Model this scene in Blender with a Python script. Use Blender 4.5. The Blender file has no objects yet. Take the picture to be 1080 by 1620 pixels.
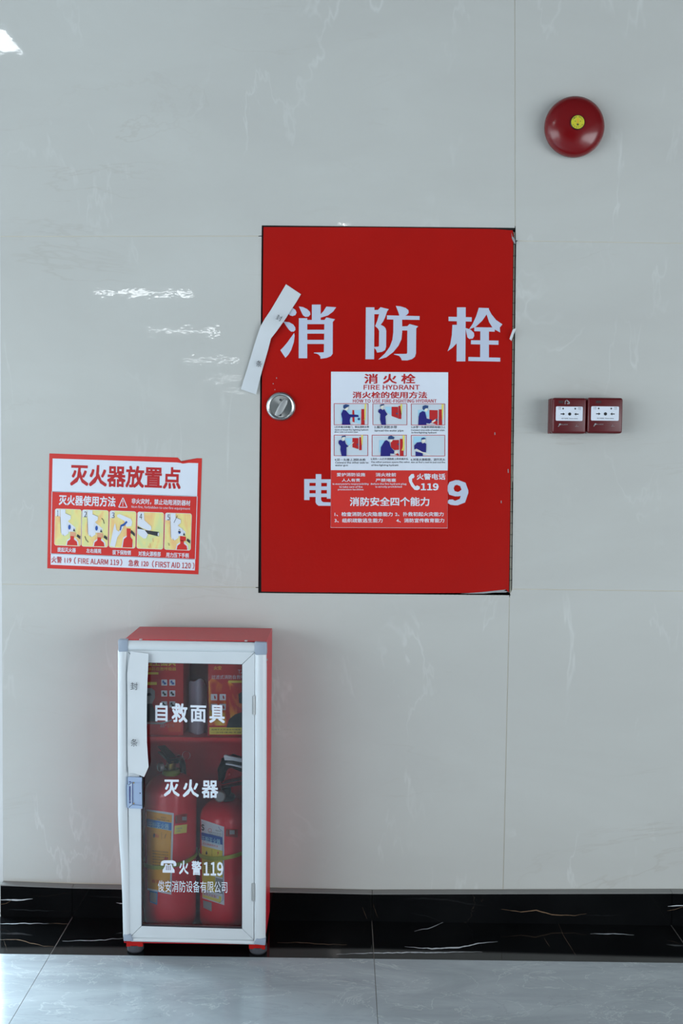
import bpy, bmesh, math, random
from mathutils import Vector, Matrix
from mathutils.geometry import tessellate_polygon
random.seed(7)
S = bpy.context.scene
COL = S.collection
# ------------------------------------------------------------------ camera
F = 1650.0
CAM = Vector((0, -2.75, 1.237))
ROT = (Matrix.Rotation(math.radians(.14), 3, 'Z') @ Matrix.Rotation(math.pi/2 - math.radians(3.0), 3, 'X')
       @ Matrix.Rotation(math.radians(.7), 3, 'Z'))
cd = bpy.data.cameras.new('camera'); cam = bpy.data.objects.new('camera', cd); COL.objects.link(cam)
cd.sensor_fit = 'VERTICAL'; cd.sensor_height = 36; cd.sensor_width = 24; cd.lens = F/1620*36
cd.clip_start = .05; cd.clip_end = 200
cam.location = CAM; cam.rotation_euler = ROT.to_euler(); S.camera = cam
# ------------------------------------------------------------------ world, lights, exposure
S.view_settings.view_transform = 'Standard'; S.view_settings.look = 'None'
S.view_settings.gamma = 1; S.view_settings.use_curve_mapping = False
S.view_settings.exposure = 0.0
W = bpy.data.worlds.new('world'); S.world = W; W.use_nodes = True
W.node_tree.nodes['Background'].inputs[0].default_value = (.75, .87, 1, 1)
W.node_tree.nodes['Background'].inputs[1].default_value = 1.0
def area(name, loc, target, sx, sy, power, col):
    l = bpy.data.lights.new(name, 'AREA'); l.shape = 'RECTANGLE'; l.size = sx; l.size_y = sy
    l.energy = power; l.color = col
    o = bpy.data.objects.new(name, l); COL.objects.link(o); o.location = loc
    o.rotation_euler = (Vector(target) - Vector(loc)).to_track_quat('-Z', 'Y').to_euler()
    return o
# broad daylight fill, added at unseen window bands on both long sides
area('added_daylight_left', (-3.86, -4.85, 1.1), (0, -4.85, 1.1), 7.2, 2.0, 180, (.87, .95, 1))
area('added_daylight_right', (3.86, -5.1, 1.1), (0, -5.1, 1.1), 6.8, 2.0, 222, (.90, .96, 1))
area('daylight_alcove', (-1.95, .615, 1.35), (-1.95, -1, 1.35), 1.9, 2.3, 250, (.70, .88, 1))
LAMP = 14.0      # luminance of the ceiling panel diffusers
# ------------------------------------------------------------------ helpers
def at(px, py, Y):
    d = ROT @ Vector(((px-540)/F, (810-py)/F, -1))
    return CAM + d*((Y-CAM.y)/d.y)
def lin(c):
    return tuple((v/255/12.92 if v/255 <= .04045 else ((v/255+.055)/1.055)**2.4) for v in c)
MATS = {}
def mat(name, rgb, rough=.5, metal=0, spec=.5, coat=0, raw=False, bump=0, bscale=60, **kw):
    if name in MATS: return MATS[name]
    m = bpy.data.materials.new(name); m.use_nodes = True; MATS[name] = m
    nt = m.node_tree; b = nt.nodes['Principled BSDF']
    c = rgb if raw else lin(rgb)
    b.inputs['Base Color'].default_value = (*c, 1); b.inputs['Roughness'].default_value = rough
    b.inputs['Metallic'].default_value = metal; b.inputs['Specular IOR Level'].default_value = spec
    b.inputs['Coat Weight'].default_value = coat; b.inputs['Coat Roughness'].default_value = .05
    for k, v in kw.items(): b.inputs[k.replace('_', ' ')].default_value = v
    # slight procedural tone variation for every surface
    tc = nt.nodes.new('ShaderNodeTexCoord'); n = nt.nodes.new('ShaderNodeTexNoise')
    n.inputs['Scale'].default_value = 9; nt.links.new(tc.outputs['Object'], n.inputs['Vector'])
    mx = nt.nodes.new('ShaderNodeMix'); mx.data_type = 'RGBA'; mx.blend_type = 'MULTIPLY'
    mx.inputs[6].default_value = (*c, 1); mx.inputs[7].default_value = (.88, .88, .88, 1)
    nt.links.new(n.outputs['Fac'], mx.inputs[0]); nt.links.new(mx.outputs[2], b.inputs['Base Color'])
    if bump:
        n2 = nt.nodes.new('ShaderNodeTexNoise'); n2.inputs['Scale'].default_value = bscale
        nt.links.new(tc.outputs['Object'], n2.inputs['Vector'])
        bp = nt.nodes.new('ShaderNodeBump'); bp.inputs['Strength'].default_value = bump
        bp.inputs['Distance'].default_value = .002
        nt.links.new(n2.outputs['Fac'], bp.inputs['Height']); nt.links.new(bp.outputs[0], b.inputs['Normal'])
    return m
class NT:
    """tiny node helper"""
    def __init__(s, name, rough, spec=.5):
        s.m = bpy.data.materials.new(name); s.m.use_nodes = True; s.t = s.m.node_tree
        s.b = s.t.nodes['Principled BSDF']; s.b.inputs['Roughness'].default_value = rough
        s.b.inputs['Specular IOR Level'].default_value = spec
        s.geo = s.t.nodes.new('ShaderNodeNewGeometry').outputs['Position']
    def node(s, typ, **inp):
        n = s.t.nodes.new(typ)
        for k, v in inp.items():
            k = k.replace('_', ' ')
            if hasattr(v, 'is_output') or isinstance(v, bpy.types.NodeSocket): s.t.links.new(v, n.inputs[k])
            else: n.inputs[k].default_value = v
        return n
    def map(s, rot=(0, 0, 0), scale=(1, 1, 1), vec=None):
        n = s.node('ShaderNodeMapping', Rotation=rot, Scale=scale); s.t.links.new(vec or s.geo, n.inputs[0]); return n.outputs[0]
    def noise(s, vec, scale, detail=4, dist=0, rough=.5):
        n = s.node('ShaderNodeTexNoise', Scale=scale, Detail=detail, Distortion=dist, Roughness=rough)
        s.t.links.new(vec, n.inputs['Vector']); return n.outputs['Fac']
    def ramp(s, fac, stops):
        n = s.t.nodes.new('ShaderNodeValToRGB'); s.t.links.new(fac, n.inputs[0]); r = n.color_ramp
        while len(r.elements) < len(stops): r.elements.new(.5)
        for e, (p, c) in zip(r.elements, stops):
            e.position = p; e.color = (*c, 1) if len(c) == 3 else c
        return n.outputs[0]
    def mix(s, fac, a, b, mode='MIX'):
        n = s.t.nodes.new('ShaderNodeMix'); n.data_type = 'RGBA'; n.blend_type = mode
        for i, v in ((0, fac), (6, a), (7, b)):
            if isinstance(v, bpy.types.NodeSocket): s.t.links.new(v, n.inputs[i])
            elif i: n.inputs[i].default_value = (*v, 1)
            else: n.inputs[i].default_value = v
        return n.outputs[2]
    def bump(s, h, strength, dist):
        n = s.node('ShaderNodeBump', Strength=strength, Distance=dist); s.t.links.new(h, n.inputs['Height'])
        s.t.links.new(n.outputs[0], s.b.inputs['Normal'])
    def out(s, col): s.t.links.new(col, s.b.inputs['Base Color']); return s.m
def g(v): return (v, v, v)
# polished cream-grey wall tile
n = NT('polished_wall_tile', .022, .5)
v1 = n.map((0, .7, 0), (1, 1, 2.6))
soft = n.ramp(n.noise(v1, 1.6, 6, .6, .6), [(.3, (.498, .500, .476)), (.55, (.518, .523, .497)), (.75, (.538, .545, .520))])
pale = n.ramp(n.noise(n.map((0, .95, 0), (1.2, 1, .45)), 3.0, 5, .5, .6), [(.487, g(0)), (.5, g(.85)), (.513, g(0))])
patch = n.ramp(n.noise(n.geo, 3.5, 3), [(.5, g(0)), (.64, g(.55))])
pm = n.mix(1, pale, patch, 'MULTIPLY')
c = n.mix(pm, soft, (.66, .67, .65))
tan = n.ramp(n.noise(n.map((0, -.8, 0), (.4, 1, 1.4)), 2.2, 6, .8, .62), [(.490, g(0)), (.5, g(1)), (.51, g(0))])
patch2 = n.ramp(n.noise(n.map((0, 0, 0), (1, 1, 1)), 2.1, 2), [(.50, g(0)), (.66, g(.32))])
c = n.mix(n.mix(1, tan, patch2, 'MULTIPLY'), c, (.41, .385, .345))
n.bump(n.noise(n.map((0, 0, 0), (1, 1, 1.5)), 30, 2), .08, .0010)
M_TILE = n.out(c)
# pale grey floor tile
n = NT('pale_grey_floor_tile', .16, .5)
c = n.ramp(n.noise(n.map((0, 0, -.5), (1, 3.2, 1)), 2.6, 8, 1.2, .62), [(.3, (.285, .325, .345)), (.5, (.345, .385, .41)), (.7, (.41, .45, .475))])
vv = n.ramp(n.noise(n.map((0, 0, -.6), (1, 2.6, 1)), 2.4, 8, 1.0, .6), [(.492, g(0)), (.5, g(.45)), (.51, g(0))])
c = n.mix(vv, c, (.27, .30, .315))
vv = n.ramp(n.noise(n.map((0, 0, -.75), (1, 2.0, 1)), 4.1, 6, 1.0, .6), [(.492, g(0)), (.5, g(.5)), (.508, g(0))])
c = n.mix(vv, c, (.58, .62, .63))
n.bump(n.noise(n.geo, 18, 2), .12, .001)
M_FLOOR = n.out(c)
# black marble
n = NT('black_marble', .06, .35)
c = n.ramp(n.noise(n.geo, 5, 5), [(.3, (.0025, .0027, .003)), (.7, (.006, .0065, .007))])
vv = n.ramp(n.noise(n.map((0, 0, .5), (1, 2.2, 1)), 3.4, 6, 1.4, .6), [(.4965, g(0)), (.5, g(1)), (.5035, g(0))])
pt = n.ramp(n.noise(n.geo, 4.7, 2), [(.6, g(0)), (.72, g(.2))])
c = n.mix(n.mix(1, vv, pt, 'MULTIPLY'), c, (.10, .07, .05))
M_BLACK = n.out(c)
M_GROUT = mat('pale_grout', (205, 200, 185), .8)
M_DGROUT = mat('dark_grout', (128, 124, 118), .8)
M_PLASTER = mat('white_plaster', (215, 218, 218), .9)
M_DPLASTER = mat('grey_ceiling_board', (92, 94, 96), .9)
M_LEDGE = mat('top_edge_wall_reflection', (128, 128, 126), .35)  # grey put in for the wall's reflection on the polished black ledge
M_VEINW = mat('white_marble_vein', (205, 210, 215), .3)
M_VEINB = mat('brown_marble_vein', (122, 98, 76), .3)
M_RED = mat('glossy_red_enamel', (172, 22, 17), .2, spec=.3, bump=.12, bscale=120)
M_DKRED = mat('dark_red_plastic', (90, 9, 17), .35)
M_BELL = mat('bell_red_enamel', (118, 8, 14), .2)
M_BOXRED = mat('cabinet_red_enamel', (205, 34, 48), .35, spec=.3)
M_EXT = mat('extinguisher_red_enamel', (226, 30, 54), .25)
M_PRED = mat('printed_red', (208, 42, 34), .4)
M_PDRED = mat('printed_dark_red', (185, 28, 32), .4)
M_PWHITE = mat('white_vinyl', (219, 226, 237), .4)
M_LETTER = mat('pale_blue_white_vinyl', (192, 201, 220), .35)
M_PAPER = mat('seal_paper', (206, 211, 215), .8)
M_INK = mat('black_ink', (45, 48, 55), .6)
M_NAVY = mat('printed_navy', (28, 26, 118), .4)
M_CAP = mat('printed_cap_blue', (40, 72, 125), .4)
M_LBLUE = mat('printed_light_blue', (165, 212, 235), .4)
M_YEL = mat('printed_yellow', (232, 220, 110), .4)
M_SKIN = mat('printed_pale_skin', (232, 228, 215), .4)
M_BLACKP = mat('black_plastic', (18, 18, 20), .3)
M_DARK = mat('dark_recess_shade', (14, 14, 13), .8)  # near-black colour for the shade in gaps and the recess
M_STEEL = mat('brushed_steel', (205, 206, 205), .22, 1)
M_STEEL2 = mat('satin_steel', (178, 180, 180), .45, .7)
M_ALU = mat('silver_anodised_aluminium', (210, 216, 220), .42, .12)
M_CAPG = mat('grey_plastic_cap', (150, 162, 178), .4)
M_LATCH = mat('blue_grey_latch_plastic', (158, 178, 208), .35)
M_FOOT = mat('dark_grey_plastic_foot', (62, 64, 70), .5)
M_BRASS = mat('brass', (180, 150, 80), .3, 1)
M_OLIVE = mat('olive_green_plastic', (128, 140, 45), .4)
M_STRAP = mat('yellow_green_strap', (172, 178, 70), .5)
M_ORANGE = mat('label_orange', (232, 168, 52), .4)
M_LYEL = mat('label_yellow', (228, 208, 78), .4)
M_BLUE = mat('label_blue', (52, 130, 205), .4)
M_DBLUE = mat('label_dark_blue', (34, 84, 165), .4)
M_GREYB = mat('pale_grey_plastic_sheet', (165, 160, 178), .4)
M_HINGE = mat('galvanised_hinge', (150, 146, 132), .4, .8)
M_CARD = mat('red_card_box', (190, 16, 22), .35)
M_CARD2 = mat('orange_red_card_side', (150, 34, 26), .4)
M_GREYP = mat('printed_grey', (150, 152, 155), .5)
M_DGREYP = mat('printed_dark_grey', (50, 52, 56), .5)
M_BYEL = mat('bell_label_yellow', (205, 200, 50), .4)
M_TAN = mat('printed_tan', (222, 165, 128), .4)
def glass_mat():
    m = bpy.data.materials.new('clear_glass'); m.use_nodes = True; t = m.node_tree; t.nodes.remove(t.nodes['Principled BSDF'])
    tr = t.nodes.new('ShaderNodeBsdfTransparent'); tr.inputs[0].default_value = (.97, .975, .98, 1)
    gl = t.nodes.new('ShaderNodeBsdfGlossy'); gl.inputs['Roughness'].default_value = .03
    fr = t.nodes.new('ShaderNodeFresnel'); fr.inputs[0].default_value = 1.52
    mx = t.nodes.new('ShaderNodeMixShader')
    for a, b in ((fr.outputs[0], mx.inputs[0]), (tr.outputs[0], mx.inputs[1]), (gl.outputs[0], mx.inputs[2]), (mx.outputs[0], t.nodes['Material Output'].inputs[0])): t.links.new(a, b)
    return m
M_GLASS = glass_mat()
def emit_mat(name, col, st):
    m = bpy.data.materials.new(name); m.use_nodes = True; b = m.node_tree.nodes['Principled BSDF']
    b.inputs['Base Color'].default_value = (.8, .8, .8, 1); b.inputs['Emission Color'].default_value = (*col, 1); b.inputs['Emission Strength'].default_value = st
    return m
M_LAMP = emit_mat('lamp_diffuser', (.93, .97, 1), LAMP)
M_SPOT = emit_mat('spot_lens', (1, .95, .9), 22)
def flame_mat(name, stops, scale=8):
    q = NT(name, .4)
    tc = q.t.nodes.new('ShaderNodeTexCoord').outputs['Object']
    mp = q.map((0, .35, 0), (1, 1, .45), tc)
    return q.out(q.ramp(q.noise(mp, scale, 3, .6), stops))
M_FLAME = flame_mat('printed_pale_flames', [(.35, lin((205, 216, 155))), (.5, lin((228, 216, 140))), (.65, lin((230, 185, 125)))], 30)
M_FLAME2 = flame_mat('printed_red_flames', [(.42, lin((190, 30, 20))), (.52, lin((225, 120, 30))), (.62, lin((235, 215, 80)))], 26)

class MB:
    def __init__(s): s.v = []; s.f = []
    def add(s, vs, fs):
        o = len(s.v); s.v += [Vector(p) for p in vs]; s.f += [tuple(i+o for i in f) for f in fs]; return s
    def box(s, a, b):
        (x0, y0, z0), (x1, y1, z1) = a, b
        vs = [(x, y, z) for z in (z0, z1) for y in (y0, y1) for x in (x0, x1)]
        return s.add(vs, [(0, 2, 3, 1), (4, 5, 7, 6), (0, 1, 5, 4), (2, 6, 7, 3), (0, 4, 6, 2), (1, 3, 7, 5)])
    def hexa(s, q0, q1):     # two quads of 4 points, front and back
        return s.add(list(q0)+list(q1), [(0, 1, 2, 3), (7, 6, 5, 4), (0, 4, 5, 1), (1, 5, 6, 2), (2, 6, 7, 3), (3, 7, 4, 0)])
    def prism(s, pts, Y0, Y1):   # pixel outline on plane Y0, extruded straight back to Y1
        P = [at(x, y, Y0) for x, y in pts]; n = len(P)
        Q = [Vector((p.x, Y1, p.z)) for p in P]
        return s.add(P+Q, [tuple(range(n)), tuple(range(2*n-1, n-1, -1))] + [(i, i+n, (i+1) % n+n, (i+1) % n) for i in range(n)])
    def flat(s, pts, fn): # printed polygon through a mapping function
        T = tessellate_polygon([[Vector((x, y, 0)) for x, y in pts]])
        return s.add([fn(x, y) for x, y in pts], [tuple(q) for q in T])
    def lathe(s, prof, M, seg=32, closed=True):
        o = [];
        for r, z in prof:
            for k in range(seg):
                a = 2*math.pi*k/seg; o.append(M @ Vector((r*math.cos(a), r*math.sin(a), z)))
        fs = []
        for i in range(len(prof)-1):
            for k in range(seg):
                k2 = (k+1) % seg; fs.append((i*seg+k, i*seg+k2, (i+1)*seg+k2, (i+1)*seg+k))
        if closed: fs += [tuple(range(seg-1, -1, -1)), tuple(range((len(prof)-1)*seg, len(prof)*seg))]
        return s.add(o, fs)
    def tube(s, pts, r, seg=8, closed=False):
        P = [Vector(p) for p in pts]; n = len(P); vs = []; fs = []
        rr = r if isinstance(r, (list, tuple)) else [r]*n
        for i, p in enumerate(P):
            a = P[(i-1) % n] if closed or i > 0 else p; b = P[(i+1) % n] if closed or i < n-1 else p
            t = (b-a).normalized(); u = t.cross(Vector((.13, .21, 1)))
            if u.length < .15: u = t.cross(Vector((1, .1, 0)))
            u.normalize(); w = t.cross(u)
            vs += [p + (u*math.cos(2*math.pi*k/seg) + w*math.sin(2*math.pi*k/seg))*rr[i] for k in range(seg)]
        for i in range(n if closed else n-1):
            j = (i+1) % n
            for k in range(seg):
                k2 = (k+1) % seg; fs.append((i*seg+k, i*seg+k2, j*seg+k2, j*seg+k))
        if not closed: fs += [tuple(range(seg-1, -1, -1)), tuple(range((n-1)*seg, n*seg))]
        return s.add(vs, fs)
    def build(s, name, m, parent=None, smooth=False, bevel=0, bseg=2, org=None):
        bm = bmesh.new(); vs = []
        base = Vector((0, 0, 0)); pp = parent
        while pp is not None: base += pp.location; pp = pp.parent
        lo = Vector((0, 0, 0))
        if parent is None:
            if org is None:
                mn = Vector([min(v[i] for v in s.v) for i in range(3)]); mx = Vector([max(v[i] for v in s.v) for i in range(3)]); lo = (mn+mx)/2
            else: lo = Vector(org)
        for v in s.v: vs.append(bm.verts.new(v-base-lo))
        for f in s.f:
            try: bm.faces.new([vs[i] for i in f])
            except ValueError: pass
        big = [f for f in bm.faces if len(f.verts) > 4]
        if bevel:
            bmesh.ops.remove_doubles(bm, verts=bm.verts, dist=1e-6)
            bmesh.ops.recalc_face_normals(bm, faces=bm.faces)
            es = [e for e in bm.edges if len(e.link_faces) == 2 and e.calc_face_angle(0) > .5]
            bmesh.ops.bevel(bm, geom=es, offset=bevel, segments=bseg, affect='EDGES', profile=.5, clamp_overlap=True)
        else:
            if big: bmesh.ops.triangulate(bm, faces=big)
            bmesh.ops.recalc_face_normals(bm, faces=bm.faces)
        me = bpy.data.meshes.new(name); bm.to_mesh(me); bm.free()
        o = bpy.data.objects.new(name, me); COL.objects.link(o); me.materials.append(m)
        o.location = lo
        if smooth or bevel:
            for p in me.polygons: p.use_smooth = True
            try: me.set_sharp_from_angle(angle=math.radians(40))
            except Exception: pass
        if parent is not None: o.parent = parent
        return o
def thing(name, label, cat, loc, group=None):
    o = bpy.data.objects.new(name, None); COL.objects.link(o); o.empty_display_size = .05
    o.location = loc; return tag(o, label, cat, group)
def tag(o, label, cat, group=None):
    o['label'] = label; o['category'] = cat
    if group: o['group'] = group
    return o
def struct(o, label=None, cat=None):
    o['kind'] = 'structure'
    if label: o['label'] = label
    if cat: o['category'] = cat
    return o
# text -> mesh, fitted to a box of the printed sheet
def _mk(nm):
    c = bpy.data.curves.new(nm, 'FONT'); o = bpy.data.objects.new(nm, c); COL.objects.link(o)
    c.offset = 0; c.resolution_u = 2; c.size = 1; c.fill_mode = 'BOTH'; c.extrude = 0; return c, o
_cv, _to = _mk('_t'); _cl, _tl = _mk('_l')
try:    # Blender's own bundled sans typeface for the Latin lettering
    import os
    _cl.font = bpy.data.fonts.load(os.path.join(bpy.utils.system_resource('DATAFILES'), 'fonts', 'Noto Sans CJK Regular.woff2'))
except Exception: pass
_cache = {}
def glyphs(txt, bold=0, sp=1.0):
    if txt in _cache: return _cache[txt]
    c, o = (_cl, _tl) if txt.isascii() else (_cv, _to)
    c.body = txt; bpy.context.view_layer.update()
    dg = bpy.context.evaluated_depsgraph_get(); me = bpy.data.meshes.new_from_object(o.evaluated_get(dg))
    vs = [(v.co.x, v.co.y) for v in me.vertices]; fs = [tuple(p.vertices) for p in me.polygons]
    bpy.data.meshes.remove(me)
    x0 = min(v[0] for v in vs); x1 = max(v[0] for v in vs); y0 = min(v[1] for v in vs); y1 = max(v[1] for v in vs)
    _cache[txt] = ([((x-x0)/(x1-x0), 1-(y-y0)/(y1-y0)) for x, y in vs], fs, x1-x0, y1-y0); return _cache[txt]
def text(mb, txt, box, fn, bold=.02, slope=0, lean=0, sp=1.0):
    x0, y0, x1, y1 = box; vs, fs, w, h = glyphs(txt, bold, sp)
    em = h*(1.35 if txt.isascii() else 1.08)*BOLD; bu, bv = bold*em/w, bold*em/h
    x0 += bu*(x1-x0); x1 -= bu*(x1-x0); y0 += bv*(y1-y0); y1 -= bv*(y1-y0)
    sh = [(0, 0)] if bold <= .012 else [(-1, -1), (1, 1), (-1, 1), (1, -1)] if bold <= .026 else [(-1, -1), (1, 1), (-1, 1), (1, -1), (1, 0), (-1, 0), (0, 1), (0, -1)]
    for i, (du, dv) in enumerate(sh):
        P = []
        for u, v in vs:
            x = x0+(x1-x0)*(u+du*bu); y = y0+(y1-y0)*(v+dv*bv)
            q = fn(x + lean*(y1-y), y + slope*(x-x0)); P.append(Vector((q.x, q.y-.000012*i, q.z)))
        mb.add(P, fs)
BOLD = .72
def lines(L, fn, name, m, par, **kw):      # one object per printed line
    for a in L:
        mb = MB(); text(mb, a[0], a[1], fn, a[2] if len(a) > 2 else .012, **kw); mb.build(name, m, par)
def plane(Y):
    return lambda k: (lambda x, y: at(x, y, Y-.0004*k))
def rect(x0, y0, x1, y1): return [(x0, y0), (x1, y0), (x1, y1), (x0, y1)]
def circ(cx, cy, r, n=24, ry=None): return [(cx+r*math.cos(2*math.pi*i/n), cy+(ry or r)*math.sin(2*math.pi*i/n)) for i in range(n)]
def frame(mb, x0, y0, x1, y1, w, fn):
    for r in ((x0, y0, x1, y0+w), (x0, y1-w, x1, y1), (x0, y0+w, x0+w, y1-w), (x1-w, y0+w, x1, y1-w)): mb.flat(rect(*r), fn)
def rrect(x0, y0, x1, y1, r, n=4):
    P = []
    for cx, cy, a0 in ((x1-r, y0+r, -90), (x1-r, y1-r, 0), (x0+r, y1-r, 90), (x0+r, y0+r, 180)):
        for i in range(n+1):
            a = math.radians(a0+90*i/n); P.append((cx+r*math.cos(a), cy+r*math.sin(a)))
    return P
def line(p, q, w):
    d = Vector((q[0]-p[0], q[1]-p[1])).normalized()*w/2
    return [(p[0]-d.y, p[1]+d.x), (q[0]-d.y, q[1]+d.x), (q[0]+d.y, q[1]-d.x), (p[0]+d.y, p[1]-d.x)]
def AX(loc, zdir):   # matrix with local z along zdir
    return Matrix.Translation(Vector(loc)) @ Vector(zdir).to_track_quat('Z', 'Y').to_matrix().to_4x4()
# ================================================================== SETTING
HX, HY, HZ = 3.9, -36.0, 3.3
XL = -.905                       # left end of the tiled pier
# skirting joints
SJ = [XL, -.7130, .0878, .8866, 1.6866, 2.4866, 3.2866, HX]
def ztop(x):
    P = [(-9, .087), (-.9, .087), (-.71, .0822), (.0878, .0765), (.8866, .0895), (1.2, .094), (9, .094)]
    for (a, b), (c_, d) in zip(P, P[1:]):
        if a <= x <= c_: return b+(d-b)*(x-a)/(c_-a)
hole = [at(409.5, 354.5, 0), at(817, 358, 0), at(809.5, 943, 0), at(406, 940, 0)]
hx0, hx1, hz0, hz1 = hole[3].x, hole[1].x, hole[2].z, hole[0].z
mb = MB()
for a, b in (((XL, .0010, 0), (hx0-.003, .16, HZ)), ((hx1+.003, .0010, 0), (HX, .16, HZ)), ((hx0-.003, .0010, 0), (hx1+.003, .16, hz0-.003)), ((hx0-.003, .0010, hz1+.003), (hx1+.003, .16, HZ))): mb.box(a, b)
wall = struct(mb.build('wall_back', M_GROUT, org=(0, .08, 0)))
G = .0009
def tile(px_or_w):   # polygon of (x,z) world points
    P = px_or_w; n = len(P); mb = MB()
    mb.add([(x, 0, z) for x, z in P]+[(x, .0009, z) for x, z in P], [tuple(range(n)), tuple(range(2*n-1, n-1, -1))] + [(i, i+n, (i+1) % n+n, (i+1) % n) for i in range(n)])
    return mb.build('tile', M_TILE, wall, bevel=.0004, bseg=1)
def X(px, py): return at(px, py, 0).x
def Z(px, py): return at(px, py, 0).z
jz1 = (Z(0, 374), Z(413, 373.5)); jz2 = (Z(0, 924), Z(408, 929.5)); kz1 = (Z(816, 381), Z(1080, 386.5)); kz2 = (Z(808, 932), Z(1080, 935))
jx = [X(814, 0), X(812.2, 374), X(806, 932), X(795.5, 1403)]
cL = at(414, 356.5, 0); cR = at(816, 360.5, 0); dR = at(808.5, 941.5, 0); dL = at(408.3, 938, 0)
zU = jz1[0]+.92
tile([(XL, zU+G), (jx[0]-.005-G, zU+G), (jx[0]-.008, HZ), (XL, HZ)])
tile([(jx[0]-.005+G, zU+G), (1.76, zU+G), (1.76, HZ), (jx[0]-.008, HZ)])
tile([(1.763, zU+G), (HX, zU+G), (HX, HZ), (1.763, HZ)])
tile([(XL, jz1[0]+G), (cL.x, jz1[1]+G), (cL.x, cL.z), (cR.x-.003, cR.z), (jx[0]-G, zU-G-.3), (jx[0]-.005-G, zU-G), (XL, zU-G)])
tile([(cR.x-.003+2*G, cR.z), (cR.x, kz1[0]+G), (kz1 and 1.76, kz1[1]+G), (1.76, zU-G), (jx[0]-.005+G, zU-G), (jx[0]+G, zU-G-.3)])
tile([(1.763, kz1[1]+G), (HX, kz1[1]+G), (HX, zU-G), (1.763, zU-G)])
tile([(XL, jz2[0]+G), (dL.x, jz2[1]+G), (cL.x, jz1[1]-G), (XL, jz1[0]-G)])
tile([(dR.x+.0015, kz2[0]+G), (1.76, kz2[1]+G), (1.76, kz1[1]-G), (cR.x+.001, kz1[0]-G)])
tile([(1.763, kz2[1]+G), (HX, kz2[1]+G), (HX, kz1[1]-G), (1.763, kz1[1]-G)])
tile([(XL, ztop(XL)), (.0878, ztop(.0878)), (jx[3]-G, ztop(jx[3])), (jx[2]-G, kz2[0]-G-.01), (dR.x-.002, dR.z), (dL.x, dL.z), (dL.x, jz2[1]-G), (XL, jz2[0]-G)])
tile([(jx[3]+G, ztop(jx[3])), (.8866, ztop(.8866)), (1.2, .094), (1.76, .094), (1.76, kz2[1]-G), (dR.x+.0015, kz2[0]-G), (jx[2]+G, kz2[0]-G-.012)])
tile([(1.763, .094), (HX, .094), (HX, kz2[1]-G), (1.763, kz2[1]-G)])
# pier side
s = MB().box((XL-.0125, .0001, 0), (XL, .16, HZ)); s.build('corner_trim', M_PLASTER, wall)
# skirting
bb = struct(MB().box((XL, -.012, 0), (HX, .012, .07)).build('baseboard_back', M_DGROUT, org=(0, 0, 0)))
for a, b in zip(SJ, SJ[1:]):
    a += .0008; b -= .0008; za, zb = ztop(a), ztop(b)
    q0 = [(a, -.025, 0), (b, -.025, 0), (b, -.025, zb-.003), (a, -.025, za-.003)]; q1 = [(x, -.003, z) for x, y, z in q0]
    MB().hexa(q0, q1).build('tile', M_BLACK, bb)
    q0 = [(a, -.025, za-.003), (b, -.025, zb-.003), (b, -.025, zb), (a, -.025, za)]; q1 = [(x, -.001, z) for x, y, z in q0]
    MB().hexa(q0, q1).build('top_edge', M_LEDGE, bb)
# floor: black border slabs, pale slabs
fl = struct(MB().box((-HX, HY, -.06), (HX, 1.4, -.0007)).build('floor', M_DGROUT, org=(0, 0, 0)))
YB = -.232
xs = [-HX, -3.113, -2.313, -1.513, -.7130, .0878, .8866, 1.6866, 2.4866, 3.2866, HX]
for a, b in zip(xs, xs[1:]):
    mb = MB().box((a+.0012, YB+.0005, -.0006), (b-.0012, -.025, 0)); mb.build('tile', M_BLACK, fl)
ys = [YB-.8*i for i in range(14)]
for a, b in zip(xs, xs[1:]):
    for y1, y0 in zip(ys, ys[1:]):
        MB().box((a+.0007, y0+.0007, -.0006), (b-.0007, y1-.0007, 0)).build('tile', M_FLOOR, fl)
o = MB().box((-HX, HY, -.0006), (HX, ys[-1], 0)).build('floor_far', M_FLOOR, fl); o['kind'] = 'stuff'
MB().box((-HX, -.0249, -.0006), (XL-.0125, .63, 0)).build('border_return', M_BLACK, fl)
def fpt(px, py, z=.0003):
    d = ROT @ Vector(((px-540)/F, (810-py)/F, -1)); return CAM + d*((z-CAM.z)/d.z)
def vein(pts, w, m, par, fn):
    mb = MB(); n = len(pts); random.seed(int(pts[0][0]))
    # resample with jitter so that the vein wanders and swells
    Q = []
    for (a, b) in zip(pts, pts[1:]):
        k = max(2, int(math.dist(a, b)/7))
        for i in range(k): Q.append((a[0]+(b[0]-a[0])*i/k, a[1]+(b[1]-a[1])*i/k+random.uniform(-.6, .6)))
    Q.append(pts[-1])
    for i, (a, b) in enumerate(zip(Q, Q[1:])):
        t0 = math.sin(math.pi*i/(len(Q)-1)); t1 = math.sin(math.pi*(i+1)/(len(Q)-1)); j = random.uniform(.5, 1.1)
        w0 = max(.25, w*t0)/2; w1 = max(.25, w*t1*j)/2
        mb.flat([(a[0], a[1]-w0), (b[0], b[1]-w1), (b[0], b[1]+w1), (a[0], a[1]+w0)], fn)
    return mb.build('vein', m, par)
A7 = lambda L: [(420+u/1.636, 1360+v/1.636) for u, v in L]
A6 = lambda L: [(u/5.06, 1300+v/5.06) for u, v in L]
skf = lambda x, y: at(x, y, -.0253)
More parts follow.
